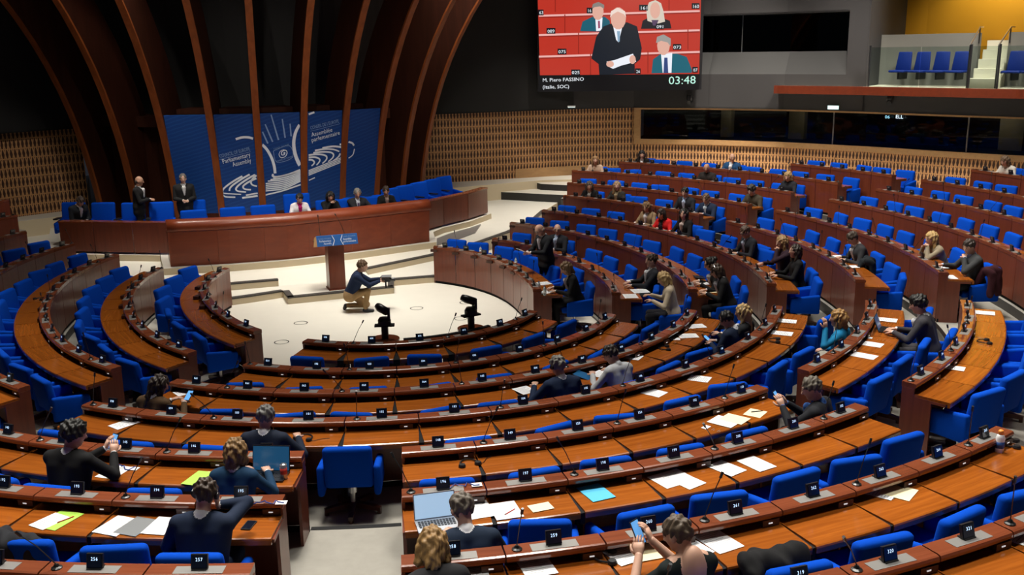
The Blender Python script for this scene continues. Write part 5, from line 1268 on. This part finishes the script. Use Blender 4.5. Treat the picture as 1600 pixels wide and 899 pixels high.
for j, px in enumerate((622, 645, 667, 688, 706)):
    p = at_v(px, 300-5*j, 8.5+.45*j); dais_chair((p[0], p[1], .45), YF+RD(28), 'blue armchair with black arm pad beyond the rostrum, %s from the dais' % ORD[j], False, True, 'blue armchairs beyond the rostrum')
p = at_v(213, 279, 9.0)
person('bald usher in black tailcoat standing in profile, hands clasped', p[:2], fwd_yaw(RP*.95-AX*.3), .45, style='bald', hair=(0.05, 0.04, 0.035), sk='warm', jac=(0.012, 0.012, 0.013), shirt=(0.7, 0.7, 0.7), pose='stand', lean=2, hp=4, rh=(.035, .27, 1.13), lh=(-.035, .28, 1.12), near=True)
p = at_v(285, 274, 9.0)
person('grey-bearded usher in black tailcoat and white bow tie facing the hall', p[:2], YF, .45, style='crop', hair=(0.12, 0.11, 0.10), sk='fair', jac=(0.013, 0.013, 0.014), shirt=(0.72, 0.72, 0.72), pose='stand', lean=1, hp=6, rh=(.05, .22, 1.06), lh=(-.06, .22, 1.05), near=True)
p = at_v(117, 312, 9.3)
person('usher in dark suit slumped on the seat by the lattice wall', (p+AX*.1)[:2], YF+RD(35), .45, style='short', hair=(0.06, 0.04, 0.03), jac=(0.013, 0.015, 0.02), lean=12, hp=38, rh=(.05, .30, .66), lh=(-.05, .32, .66), knees=((.12, .45, .55), (-.05, .45, .62)))
kp = PZ(556, 486, 0.0); ky = fwd_yaw(RP*.96-AX*.25)
ko, kh = person('cameraman kneeling on the floor in navy shirt and tan trousers', kp[:2], ky, 0.0, style='short', hair=(0.11, 0.06, 0.03), jac=(0.010, 0.020, 0.055), trou=(0.36, 0.23, 0.11), shirt=None, pose='kneel', lean=24, hp=12, rh=(.03, .50, .60), lh=(-.10, .52, .62), near=True)
w = to_world(kp[:2], ky, 0, (-.04, .62, .60)); gm = thing('video_camera', 'black video camera with flip screen in the kneeling cameraman\'s hands', 'camera', tuple(w), ky)
MB().box(-.045, .045, -.08, .09, -.03, .045).obj('camera_body', M['black'], gm)
MB().tube([(0, .09, .01), (0, .19, .01)], [.035, .04], 10).obj('lens', M['black'], gm)
MB().box(-.10, .10, -.08, .12, .075, .085).obj('flip_screen', M['grey_paper'], gm)
MB().tube([(.0, -.1, .06), (0, -.08, .07), (0, .08, .07), (0, .1, .06)], .014, 6).obj('handle', M['black'], gm)
MB().tube([(.0, 0, -.04), (.02, 0, -.16)], .016, 6).obj('grip', M['black'], gm)
st_ = min((RD(q/4) for q in range(400, 640)), key=lambda t_: abs(proj((*cur(1, t_, .62)[:2], 1.6))[0]-842))
so, sh_ = person('balding man in long dark coat standing to speak from a sheet', cur(1, st_, .80)[:2], st_+RD(-4), 0.0, style='bald', hair=(0.25, 0.2, 0.15), jac=(0.010, 0.011, 0.014), trou=(0.012, 0.012, 0.014), pose='stand', lean=7, hp=30, rh=(.08, .40, 1.12), lh=(-.08, .42, 1.14), specs=True, near=True, group=None)
chair(tuple(cur(1, st_-.20, .92)), st_-.2, 'blue swivel armchair pushed back behind the standing speaker')

def held_sheet(label, pel, yaw, fl, p, tilt):
    w_ = to_world(pel, yaw, fl, p); o = thing('paper_sheet', label, 'paper', tuple(w_)); o.rotation_euler = (RD(tilt), 0, yaw); MB().box(-.105, .105, -.15, .15, 0, .002).obj('sheet', M['paper'], o)
held_sheet('white sheet held by the standing speaker', cur(1, st_, .80)[:2], st_+RD(-4), 0.0, (0, .52, 1.15), 28)
# remote cameras on wooden pedestals
for px, py, lb in ((602, 528, 'black remote camera on round wooden stand by the first row, near the middle'), (742, 515, 'black remote camera on round wooden stand by the first row, to the side')):
    p = PZ(px, py, .80); t, _ = row_coords(1, p); q = cur(1, t, -.26); o = thing('remote_camera', lb, 'camera', (q[0], q[1], 0), t, 'remote cameras by the first row')
    MB().lathe([(.20, 0), (.20, .76), (.22, .77), (.22, .80)], 20).obj('pedestal', M['ledge'], o)
    MB().lathe([(.055, .80), (.055, 1.0)], 10).obj('pole', M['black'], o)
    MB().box(-.15, .15, -.06, .06, .995, 1.02).obj('bracket', M['matte_black'], o)
    MB().lathe([(.10, 1.02), (.10, 1.09), (.075, 1.13)], 14).obj('turntable', M['black'], o)
    MB().box(.05, .09, -.05, .05, 1.10, 1.27).obj('yoke', M['black'], o)
    MB().tube([(-.10, .10, 1.29), (-.06, .04, 1.27), (.05, -.05, 1.23)], [.05, .065, .06], 12).obj('camera_head', M['black'], o, True)
a = cur(1, RD(6), -.09, .74); 
MB_ = sweep_row(1, RD(16), RD(14), [(-.12, .79), (-.05, .79), (-.05, .83), (-.12, .83)], 4, False, cur(1, RD(16), 0), RD(16), 0)
tag(MB_.obj('equipment_rail', M['matte_black'], None, False, tuple(cur(1, RD(16), 0)), RD(16)), 'dark equipment rail along the first-row ledge between the cameras', 'rail')

# ================================================================== papers and things on the desks
def desk_frame(px, py, k, dz=.718):
    p = PZ(px, py, fz(k)+dz); t, s = row_coords(k, p); return p, t
PI_ = [0]
def paper(px, py, k, mat, label, rot=0, w=.21, l=.297, dz=.718, lines=True):
    PI_[0] += 1; p, t = desk_frame(px, py, k, dz+.0006*(PI_[0] % 7)); o = thing('paper_sheet' if mat in ('paper', 'cream_paper') else 'folder', label, 'paper', tuple(p), t+RD(rot))
    MB().box(-w/2, w/2, -l/2, l/2, 0, .002).obj('sheet', M[mat], o)
    if lines and mat == 'paper':
        b = MB(); b.v = []
        for q in range(9):
            y = l/2-.045-.023*q; b.add([(-w/2+.02, y, .0024), (w/2-.02-.03*(q % 3), y, .0024), (w/2-.02-.03*(q % 3), y+.004, .0024), (-w/2+.02, y+.004, .0024)], [(0, 1, 2, 3)])
        b.obj('printed_lines', M['grey_paper'], o)
    return o
PL = [(92, 813, 6, 'green_paper', 'lime green folder on the desk before the draped dark coat', -12, .23, .31), (77, 815, 6, 'paper', 'white sheet lying on the lime green folder', -20, .18, .25),
 (183, 822, 6, 'paper', 'white sheet left of the grey print at the lower desks', -14, .24, .30), (213, 823, 6, 'grey_paper', 'grey printed cover beside the white sheets at the lower desks', -14, .22, .29), (252, 822, 6, 'paper', 'white sheet beside the man with headband headset', -6, .2, .29),
 (313, 748, 5, 'green_paper', 'lime green folder by the woman in dark blue', -10, .22, .30), (327, 748, 5, 'paper', 'white sheet on the folder by the woman in dark blue', -10, .19, .27), (178, 738, 5, 'paper', 'white sheet under the blue lanyard near the phone man', -6, .21, .28),
 (194, 663, 4, 'paper', 'stack of white papers at the fourth-row aisle end', -20, .2, .28), (290, 613, 3, 'paper', 'white brochure before the woman in fur', -30, .2, .26),
 (845, 793, 6, 'cream_paper', 'small cream card beside the blank sheets', 8, .19, .13), (931, 770, 6, 'cyan_paper', 'bright cyan folder on the sixth-row desk', 8, .22, .30), (790, 798, 6, 'paper', 'white sheet with red pen beside the silver laptop', 4, .23, .30), (748, 797, 6, 'paper', 'white sheet next to the grey-haired man at the laptop', 8, .22, .30),
 (1050, 748, 6, 'paper', 'large white spread of papers on the sixth-row desk', 10, .34, .28), (1072, 752, 6, 'paper', 'white sheet overlapping the large spread', 16, .21, .28), (1135, 732, 6, 'paper', 'white printed sheet right of the large spread', 14, .21, .29), (1182, 725, 6, 'paper', 'curled white sheet farther along the sixth-row desk', 6, .21, .29),
 (1132, 659, 5, 'paper', 'white sheet under the cream papers, fifth row', 20, .25, .28), (1148, 655, 5, 'cream_paper', 'cream sheets beside the microphone, fifth row', 20, .22, .26), (1180, 646, 5, 'cream_paper', 'cream sheet with a black pen near the aisle end', 22, .22, .19), (1103, 668, 5, 'paper', 'small white card on the fifth-row desk', 18, .10, .06),
 (1122, 846, 7, 'paper', 'white sheet beside the woman in the black dress', 10, .23, .31), (985, 862, 7, 'paper', 'wide white papers under the phone of the woman in black dress', 14, .36, .28), (1010, 860, 7, 'cream_paper', 'cream sheet among the papers of the woman in black dress', 2, .24, .28), (1080, 856, 7, 'paper', 'white sheet behind the shoulder of the woman in black dress', 14, .2, .28), (838, 885, 7, 'paper', 'white sheet near the headphones, seventh row', 6, .23, .28), (737, 893, 7, 'paper', 'white pad by the woman in plaid shawl', 2, .22, .2),
 (1378, 768, 7, 'paper', 'white sheet under the pale yellow one', 26, .26, .22), (1404, 769, 7, 'cream_paper', 'pale yellow sheet lying on white paper, seventh row', 24, .25, .24), (1592, 838, 8, 'paper', 'white sheets at the lower right edge desk', 16, .24, .28),
 (820, 610, 3, 'paper', 'white sheet beside the man in navy jacket', 12, .22, .26), (940, 585, 3, 'paper', 'open white book before the person in grey blouse', 20, .26, .24), (988, 558, 3, 'paper', 'pile of papers beyond the person in grey blouse', 20, .22, .26), (1022, 614, 4, 'paper', 'white sheet in the fourth row below the grey blouse', 18, .22, .26), (1093, 592, 4, 'paper', 'white sheet in the fourth row toward the corner', 26, .22, .26),
 (1075, 525, 3, 'paper', 'white sheet by the third-row end desks', 40, .22, .29), (1055, 530, 3, 'paper', 'small white note by the third-row end desks', 40, .12, .14), (1087, 510, 3, 'paper', 'pale sheet beside the tablet at the third-row end', 40, .22, .29),
 (1222, 521, 4, 'paper', 'white sheet at the fourth-row corner', 8, .2, .29), (1230, 502, 4, 'paper', 'farther white sheet at the fourth-row corner', 6, .2, .27), (1349, 556, 5, 'paper', 'white sheet nearest the aisle in the corner block', 0, .2, .32), (1361, 538, 5, 'paper', 'second white sheet in the corner block', 0, .2, .29), (1358, 528, 5, 'paper', 'small white card in the corner block', 0, .07, .08), (1386, 500, 5, 'paper', 'white sheet beyond the dark laptop of the bearded man', 0, .2, .27),
 (1538, 489, 6, 'paper', 'white sheet at the far desk of the curved corner row', 0, .2, .27), (1490, 575, 6, 'paper', 'white leaflet at the curved corner row', 10, .16, .24),
 (1000, 455, 2, 'paper', 'white papers spread before the woman in cream', 10, .3, .3), (992, 440, 2, 'paper', 'white papers before the man in black suit', 6, .3, .25), (985, 463, 2, 'paper', 'pile of papers at the second-row end', 8, .3, .24), (853, 457, 1, 'paper', 'white papers before the woman writing at the front desk', 6, .22, .24), (850, 443, 1, 'paper', 'white papers between the speaker and the writing woman', 6, .24, .24),
 (1110, 455, 3, 'cream_paper', 'pale sheet at the third-row end desk', 4, .26, .2), (1098, 443, 3, 'paper', 'white sheet before the leather jacket', 4, .22, .2), (1330, 417, 5, 'paper', 'white sheet beside the man writing in charcoal', 6, .2, .24), (1308, 401, 5, 'paper', 'white sheet under the hands of the man in charcoal', 6, .2, .24), (1483, 433, 6, 'paper', 'white sheet on the end desk of the man in blue stripes', 4, .28, .2), (1478, 418, 6, 'paper', 'folded white paper beside the man in blue stripes', 10, .14, .24)]
for q in PL: paper(*q)
def small(name, label, cat, px, py, k, rot=0, dz=.716):
    p, t = desk_frame(px, py, k, dz); return thing(name, label, cat, tuple(p), t+RD(rot))
def laptop(label, px, py, k, rot, scr, case, w=.32, ang=20, size=.21):
    o = small('laptop', label, 'laptop', px, py, k, rot)
    MB().box(-w/2, w/2, -.11, .11, 0, .016).obj('base', M[case], o); kb = MB()
    for r_ in range(4):
        for c_ in range(12): kb.box(-w/2+.02+c_*(w-.04)/12, -w/2+.02+(c_+.82)*(w-.04)/12, .075-.03*r_-.022, .075-.03*r_, .016, .018)
    kb.obj('keyboard', M['black'], o)
    sc = tilt_box(-w/2, w/2, .008, .11, .016, size, RD(ang)).obj('lid', M[case], o); tilt_box(-w/2+.008, w/2-.008, .002, .1085, .022, size-.015, RD(ang)).obj('screen', M[scr], sc)
laptop('open silver laptop with a bright white screen', 684, 822, 6, 6, 'laptop_lit', 'silver', .34, 10, .21)
laptop('dark laptop with blue screen before the woman in dark blue', 418, 746, 5, -4, 'laptop_blue', 'black', .36, 12, .24)
laptop('dark laptop used by the bearded man in grey', 1388, 517, 5, 4, 'laptop_blue', 'black', .3, 22, .2)
def tablet(label, px, py, k, rot, mat, w=.2, l=.27, tilt=12):
    o = small('tablet', label, 'tablet', px, py, k, rot, .735); o.rotation_euler = (RD(tilt), 0, o.rotation_euler[2])
    MB().box(-w/2, w/2, -l/2, l/2, -.006, .0).obj('case', M['black'], o); MB().box(-w/2+.01, w/2-.01, -l/2+.01, l/2-.01, .0, .0015).obj('screen', M[mat], o)
tablet('blue-lit tablet between the navy jacket and the grey blouse', 913, 587, 3, 30, 'laptop_blue'); tablet('black tablet leaning at the third-row end', 1078, 497, 3, 30, 'screen', .2, .25, 50); tablet('tablet before the man in glasses', 1142, 378, 4, 0, 'screen', .2, .15, 20); tablet('tablet before the two women at the third-row end', 1093, 433, 3, 0, 'screen', .24, .2, 6)
o = small('phone', 'black phone lying beside the man with headband headset', 'phone', 389, 822, 6, -8); MB().box(-.04, .04, -.075, .075, 0, .009).obj('case', M['black'], o); MB().box(-.035, .035, -.067, .067, .009, .010).obj('screen', M['screen'], o)
def headphones(label, px, py, k, rot):
    o = small('headphones', label, 'headphones', px, py, k, rot)
    MB().tube([(.085*math.cos(a_), .10*math.sin(a_), .012) for a_ in np.linspace(-.2, PI+.2, 12)], .007, 6).obj('headband', M['black'], o)
    for s in (-1, 1): MB().lathe([(.034, 0), (.036, .012), (.028, .028)], 12, (s*.08, -.03, 0)).obj('ear_pad', M['black'], o)
    MB().tube([(.08, -.05, .006), (.14, -.02, .006), (.2, .06, .006), (.26, .09, .006)], .003, 4).obj('cable', M['black'], o)
headphones('black headphones on the fifth-row desk by the middle aisle', 733, 726, 5, 10); headphones('black headphones lying on the seventh-row desk', 950, 872, 7, 70); headphones('black headphones beside the white bottle', 1582, 695, 7, 30); headphones('black headphones at the desk of the man with earpiece', 475, 686, 4, -20)
headphones('black headphones at the third row near the grey blouse', 1040, 545, 3, 40); headphones('black headphones on the second-row left desks', 62, 468, 3, 60); headphones('black headphones farther along the curved corner row', 1540, 535, 6, 20); headphones('headphones in the fourth-row corner', 1212, 533, 4, 20)
def bottle(label, px, py, k, prof, mats, n=12):
    o = small('bottle', label, 'bottle', px, py, k)
    for nm, pr, mt in zip(('body', 'label_band', 'cap'), prof, mats): MB().lathe(pr, n).obj(nm, M[mt], o, True)
bottle('white sports bottle with blue print and orange top on the seventh-row desk', 1561, 706, 7, [[(.036, 0), (.038, .03), (.038, .13), (.03, .155), (.022, .165)], [(.0386, .04), (.0386, .10)], [(.023, .165), (.023, .195), (.016, .205)]], ['white', 'navy_print', 'orange'])
bottle('red and silver drink can on the desk end by the dark laptop', 444, 748, 5, [[(.03, 0), (.033, .01), (.033, .135), (.027, .145)], [(.0336, .05), (.0336, .11)], [(.026, .145), (.025, .148)]], ['silver', 'red_print', 'steel'])
M['pet'] = pmat('clear_bottle', (0.42, 0.47, 0.5), .15)
for px, py, k, lb in ((751, 398, 1, 'clear water bottle on the front right desk near its stage end'), (806, 416, 1, 'clear water bottle on the front right desk by the standing speaker'), (842, 455, 1, 'clear water bottle before the papers of the front right desk'), (851, 462, 1, 'second clear bottle beside the writing woman')):
    bottle(lb, px, py, k, [[(.03, 0), (.031, .02), (.031, .12), (.013, .165)], [(.0316, .05), (.0316, .10)], [(.014, .165), (.014, .185)]], ['pet', 'white', 'navy_print'], 8)
for px, py, k, rot, mt, lb in ((103, 812, 6, 60, 'red', 'red pen beside the lime green folder'), (1183, 643, 5, -20, 'ink', 'black pen lying on the cream sheet'), (797, 800, 6, 40, 'red', 'red pen on the sheet beside the silver laptop')):
    o = small('pen', lb, 'pen', px, py, k, rot, .7255); MB().tube([(-.07, 0, 0), (.06, 0, 0), (.07, 0, 0)], [.0045, .0045, .0015], 6).obj('barrel', M[mt], o); MB().tube([(-.07, 0, 0), (-.072, 0, 0)], .005, 6).box(-.07, -.035, -.001, .001, .004, .007).obj('clip', M['steel'], o)
M['lanyard'] = pmat('blue_ribbon', (0.01, 0.05, 0.3), .6)
def lanyard(label, px, py, k, dz):
    o = small('lanyard', label, 'lanyard', px, py, k, 0, dz); r0 = np.random.RandomState(int(px))
    MB().tube([(-.16+.026*i+r0.uniform(-.02, .02), r0.uniform(-.05, .05), .006) for i in range(13)], .005, 5).obj('ribbon', M['lanyard'], o); MB().box(.10, .19, -.04, .03, 0, .003).obj('badge', M['white'], o)
lanyard('blue lanyard and badge left on the ledge before the dark laptop woman\'s aisle', 412, 786, 6, .838); lanyard('blue lanyard beside the man holding up a phone', 188, 731, 5, .72); lanyard('blue lanyard on the ledge above the silver laptop', 718, 760, 6, .838)

# coats thrown over chairs
def coat(label, px, py, k, col, prims, z=.75, rot=0, h=.011):
    p = PZ(px, py, fz(k)+z); t = math.atan2(p[0], -p[1]); v, F, fm = grow([cap(np.array(a_), np.array(c_), r0, r1, 0, .05) for a_, c_, r0, r1 in prims], h)
    v = v+np.stack([.006*np.sin(v[:, 0]*23+v[:, 2]*11), .010*np.sin(v[:, 0]*21+v[:, 2]*6+np.sin(v[:, 1]*14)*2), .006*np.sin(v[:, 0]*17+v[:, 1]*25+np.sin(v[:, 0]*31))], 1)
    v = v+np.stack([0*v[:, 0], .006*np.sin(v[:, 0]*62+np.sin(v[:, 2]*13)*2.5), .005*np.sin(v[:, 0]*55+v[:, 1]*18)], 1)
    o = link('draped_coat', mesh('draped_coat', v, [tuple(int(i) for i in f) for f in F], cloth(col), None, True), None, (p[0], p[1], fz(k)), t+RD(rot)); tag(o, label, 'coat')
CP = [((-.22, -.03, .83), (.20, -.06, .80), .07, .06), ((-.23, -.09, .79), (-.26, -.12, .45), .065, .05), ((.19, -.09, .77), (.23, -.12, .50), .06, .05), ((0, -.1, .79), (.0, -.14, .45), .085, .08), ((-.12, .05, .81), (-.16, .12, .60), .06, .045)]
coat('dark padded coat draped over a chair near the lime green folder', 25, 845, 6, (0.013, 0.014, 0.018), CP, .78)
coat('black coat heaped on a chair beside the woman in the black dress', 1205, 880, 7, (0.006, 0.006, 0.007), [((-.2, -.02, .80), (.19, -.05, .83), .075, .065), ((-.2, -.1, .76), (-.24, -.12, .4), .07, .06), ((.19, -.08, .78), (.22, -.14, .4), .065, .05), ((0, -.1, .78), (0, -.14, .4), .09, .08), ((-.1, .05, .80), (-.13, .12, .62), .06, .045)], .75)
coat('maroon coat hung over the chair behind the man in blue stripes', 1545, 432, 6, (0.035, 0.006, 0.010), CP, .70, -30)
coat('dark coat over the chair beside the man writing in charcoal', 1350, 418, 5, (0.010, 0.014, 0.018), CP, .68, -10)

# ================================================================== the big screen
z_bl = None
pl_ = at_v(842, 141, 13.2); z_bl = pl_[2]; pr_ = PZ(1094, 137.5, z_bl)
exs = pr_-pl_; exs[2] = 0; WS = np.linalg.norm(exs); exs = exs/WS; nrs = np.cross(exs, (0, 0, 1.0)); HS = WS*.585
scr = thing('projection_screen', 'large lit screen showing a man speaking, hung on the grey wall', 'screen', tuple(pl_), math.atan2(exs[1], exs[0]))
MB().box(-.04, WS+.04, .0, .18, -.05, HS+.05).obj('casing', M['black'], scr)
def EM(c, s=1.0):
    return pmat('screen_colour', (0.0, 0.0, 0.0), .4, emit=c, es=s)
def spx(px, py):
    q = PPL(px, py, nrs, pl_); return float((q-pl_) @ exs), float(q[2]-pl_[2])
_L = [0]
def spoly(pts, col, nm='picture_patch', s=1.0):
    _L[0] += 1; y = -.004-.0005*_L[0]
    v = [spx(*p) for p in pts]; n = len(v)
    link(nm, mesh(nm, [(a_, y, b2) for a_, b2 in v], [tuple(range(n))], EM(col, s)), scr)
def blob(cx, cy, rx, ry, col, n=14, rot=0): spoly([(cx+rx*math.cos(2*PI*i/n), cy+ry*math.sin(2*PI*i/n)) for i in range(n)], col)
RED1, RED2, TEAL, SUITC, SKC, WHC = (0.50, 0.035, 0.02), (0.30, 0.02, 0.012), (0.01, 0.11, 0.16), (0.008, 0.012, 0.02), (0.75, 0.42, 0.33), (0.85, 0.88, 0.95)
c8 = lambda x, y: (800+x/3.995, y/3.995)
SP = lambda pts, col: spoly([c8(*p) for p in pts], col)
SP([(160, -20), (1180, -20), (1168, 465), (175, 472)], RED1)
for y0 in (85, 205, 340): SP([(168, y0+8), (1172, y0-22), (1172, y0-10), (168, y0+20)], (0.85, 0.45, 0.42)); SP([(168, y0+20), (1172, y0-10), (1172, y0-2), (168, y0+28)], RED2)
for x, y0, y1 in ((330, 90, 205), (270, -20, 75), (415, 205, 335), (490, 335, 470), (1098, 185, 310), (848, 320, 455), (980, -20, 65)): SP([(x-3, y0), (x+3, y0), (x+3, y1), (x-3, y1)], RED2)
SP([(425, 195), (440, 135), (500, 105), (580, 105), (610, 130), (615, 200)], TEAL); SP([(520, 110), (565, 110), (560, 190), (525, 195)], WHC); SP([(536, 130), (548, 130), (550, 175), (538, 178)], (0.3, 0.05, 0.12)); blob(*c8(536, 70), 9, 14, SKC); SP([(495, 60), (505, 25), (540, 12), (575, 30), (575, 55), (550, 40), (515, 45)], (0.25, 0.22, 0.2))
SP([(805, 180), (815, 130), (860, 105), (930, 110), (985, 130), (995, 178)], (0.01, 0.01, 0.015)); SP([(845, 130), (838, 60), (855, 15), (895, 0), (930, 20), (945, 70), (955, 135), (900, 150)], (0.68, 0.6, 0.5)); blob(*c8(893, 65), 8, 13, SKC); SP([(870, 125), (915, 125), (900, 160), (880, 160)], (0.1, 0.06, 0.12))
SP([(870, 458), (880, 370), (930, 335), (1030, 335), (1090, 355), (1125, 440), (1120, 455)], (0.01, 0.12, 0.17)); SP([(930, 340), (1000, 330), (995, 455), (940, 455)], WHC); SP([(950, 360), (970, 360), (975, 455), (945, 455)], (0.03, 0.06, 0.2)); blob(*c8(945, 285), 10, 15, SKC); SP([(898, 270), (905, 230), (945, 215), (990, 240), (990, 290), (970, 265), (930, 255)], (0.33, 0.32, 0.3))
SP([(545, 470), (540, 400), (495, 365), (525, 230), (570, 165), (640, 140), (720, 140), (780, 165), (810, 300), (800, 370), (765, 400), (768, 460)], SUITC); SP([(630, 160), (690, 160), (665, 265), (650, 250)], WHC); SP([(655, 195), (675, 195), (672, 260), (660, 262)], (0.25, 0.4, 0.55))
blob(*c8(663, 115), 12, 17.5, SKC); SP([(612, 110), (618, 70), (660, 48), (705, 70), (712, 110), (700, 90), (660, 72), (628, 90)], (0.85, 0.7, 0.62)); SP([(590, 385), (640, 375), (755, 335), (775, 385), (680, 410), (630, 430), (600, 415)], WHC); blob(*c8(612, 400), 6, 5, SKC); blob(*c8(752, 372), 5, 7, SKC)
for x, y, w in ((243, 193, 55), (312, 322, 55), (397, 452, 55), (922, 165, 50), (1030, 293, 52), (820, 48, 55), (1145, 38, 48), (180, 78, 34), (484, 66, 36), (785, 445, 34), (1142, 436, 34)):
    SP([(x-w/2, y-18), (x+w/2, y-18), (x+w/2, y+18), (x-w/2, y+18)], (0.004, 0.008, 0.012))
SP([(163, 470), (1172, 462), (1165, 560), (168, 575)], (0.002, 0.002, 0.003))
def stext(txt, x0, y0, x1, y1, h, col, s=1.0):
    a_, c_ = np.array(spx(*c8(x0, y0))), np.array(spx(*c8(x1, y1))); d = c_-a_; W = np.linalg.norm(d); d = d/W; n = np.array([-d[1], d[0]]); v, f, w = glyphs(txt); q = a_+np.outer(v[:, 0]*W/w, d)+np.outer(v[:, 1]*h, n); _L[0] += 1; y = -.006-.0005*_L[0]
    link('caption', mesh('caption', [(p[0], y, p[1]) for p in q], f, EM(col, s)), scr)
for t_, x, y, w in (('089', 243, 205, 44), ('075', 312, 333, 46), ('025', 397, 463, 48), ('091', 922, 177, 42), ('073', 1030, 305, 48), ('161', 820, 60, 46), ('160', 1145, 50, 42), ('63', 182, 89, 26), ('16', 482, 77, 24), ('26', 786, 456, 24), ('07', 1143, 447, 26)): stext(t_, x-w/2, y, x+w/2, y-1, .14, (0.9, 0.95, 1.0))
stext('M. Piero FASSINO', 190, 511, 448, 504, .16, (0.9, 0.95, 1)); stext('(Italie, SOC)', 190, 554, 356, 550, .16, (0.9, 0.95, 1)); stext('03:48', 975, 527, 1145, 522, .36, (0.55, 0.95, 0.8))

# signs and small fittings on the walls
def sign_text(txt, px0, px1, py, name, label, line, h, col, s):
    a_ = hit_line(px0, py, line)[0]; c_ = PZ(px1, py, a_[2]); c_ = hit_line(px1, py, line)[0]; d = c_-a_; d[2] = 0; W = np.linalg.norm(d); d = d/W; v, f, w = glyphs(txt)
    o = link(name, mesh(name, [tuple(d*(p[0]*W/w)+np.array([0, 0, p[1]*h])) for p in v], f, EM(col, s)), None, tuple(a_)); tag(o, label, 'sign')
SG = offset_line(FR, -0.12)
sign_text('06', 1382.5, 1390, 185, 'lit_sign', 'small lit cyan figure 06 on the booth window', SG, .13, (0.35, 0.8, 1.0), 1.2); sign_text('ELL', 1399, 1411, 185, 'lit_sign', 'small lit white letters ELL on the booth window', SG, .15, (0.75, 0.9, 1.0), 1.5)
p = hit_line(1302, 168, offset_line(FR, -.44))[0]; o = thing('exit_sign', 'glowing pale green exit sign above the booth windows', 'sign', (p[0], p[1], p[2]), -.7)
MB().box(-.17, .17, -.02, .02, -.06, .06).obj('case', M['white'], o); MB().box(-.16, .16, -.026, -.0205, -.05, .05).obj('lit_face', EM((0.5, 0.95, 0.85), 3.0), o)
p = hit_line(893, 166.5, offset_line(WALLR, -.43))[0]; o = thing('wall_lamp', 'small lit lamp at the top of the lattice wall', 'lamp', (p[0], p[1], p[2]), -.25); MB().box(-.13, .13, -.03, .03, -.02, .03).obj('case', M['white'], o); MB().box(-.12, .12, -.025, .025, -.026, -.021).obj('lit_face', EM((0.8, 1.0, 0.95), 4.0), o)
for px, py, lb, ln in ((1078, 156, 'black wall camera under the lower corner of the big screen', offset_line(FR, -.52)), (1390, 157, 'black wall camera under the gallery fascia', offset_line(FR, -.52))):
    p = hit_line(px, py, ln)[0]; o = thing('wall_camera', lb, 'camera', (p[0], p[1], p[2]), -.6); MB().lathe([(.09, -.02), (.11, .06), (.11, .16)], 12).obj('mount', M['black'], o); MB().tube([(0, -.12, -.08), (0, .06, -.03)], [.07, .09], 10).obj('camera_head', M['black'], o)
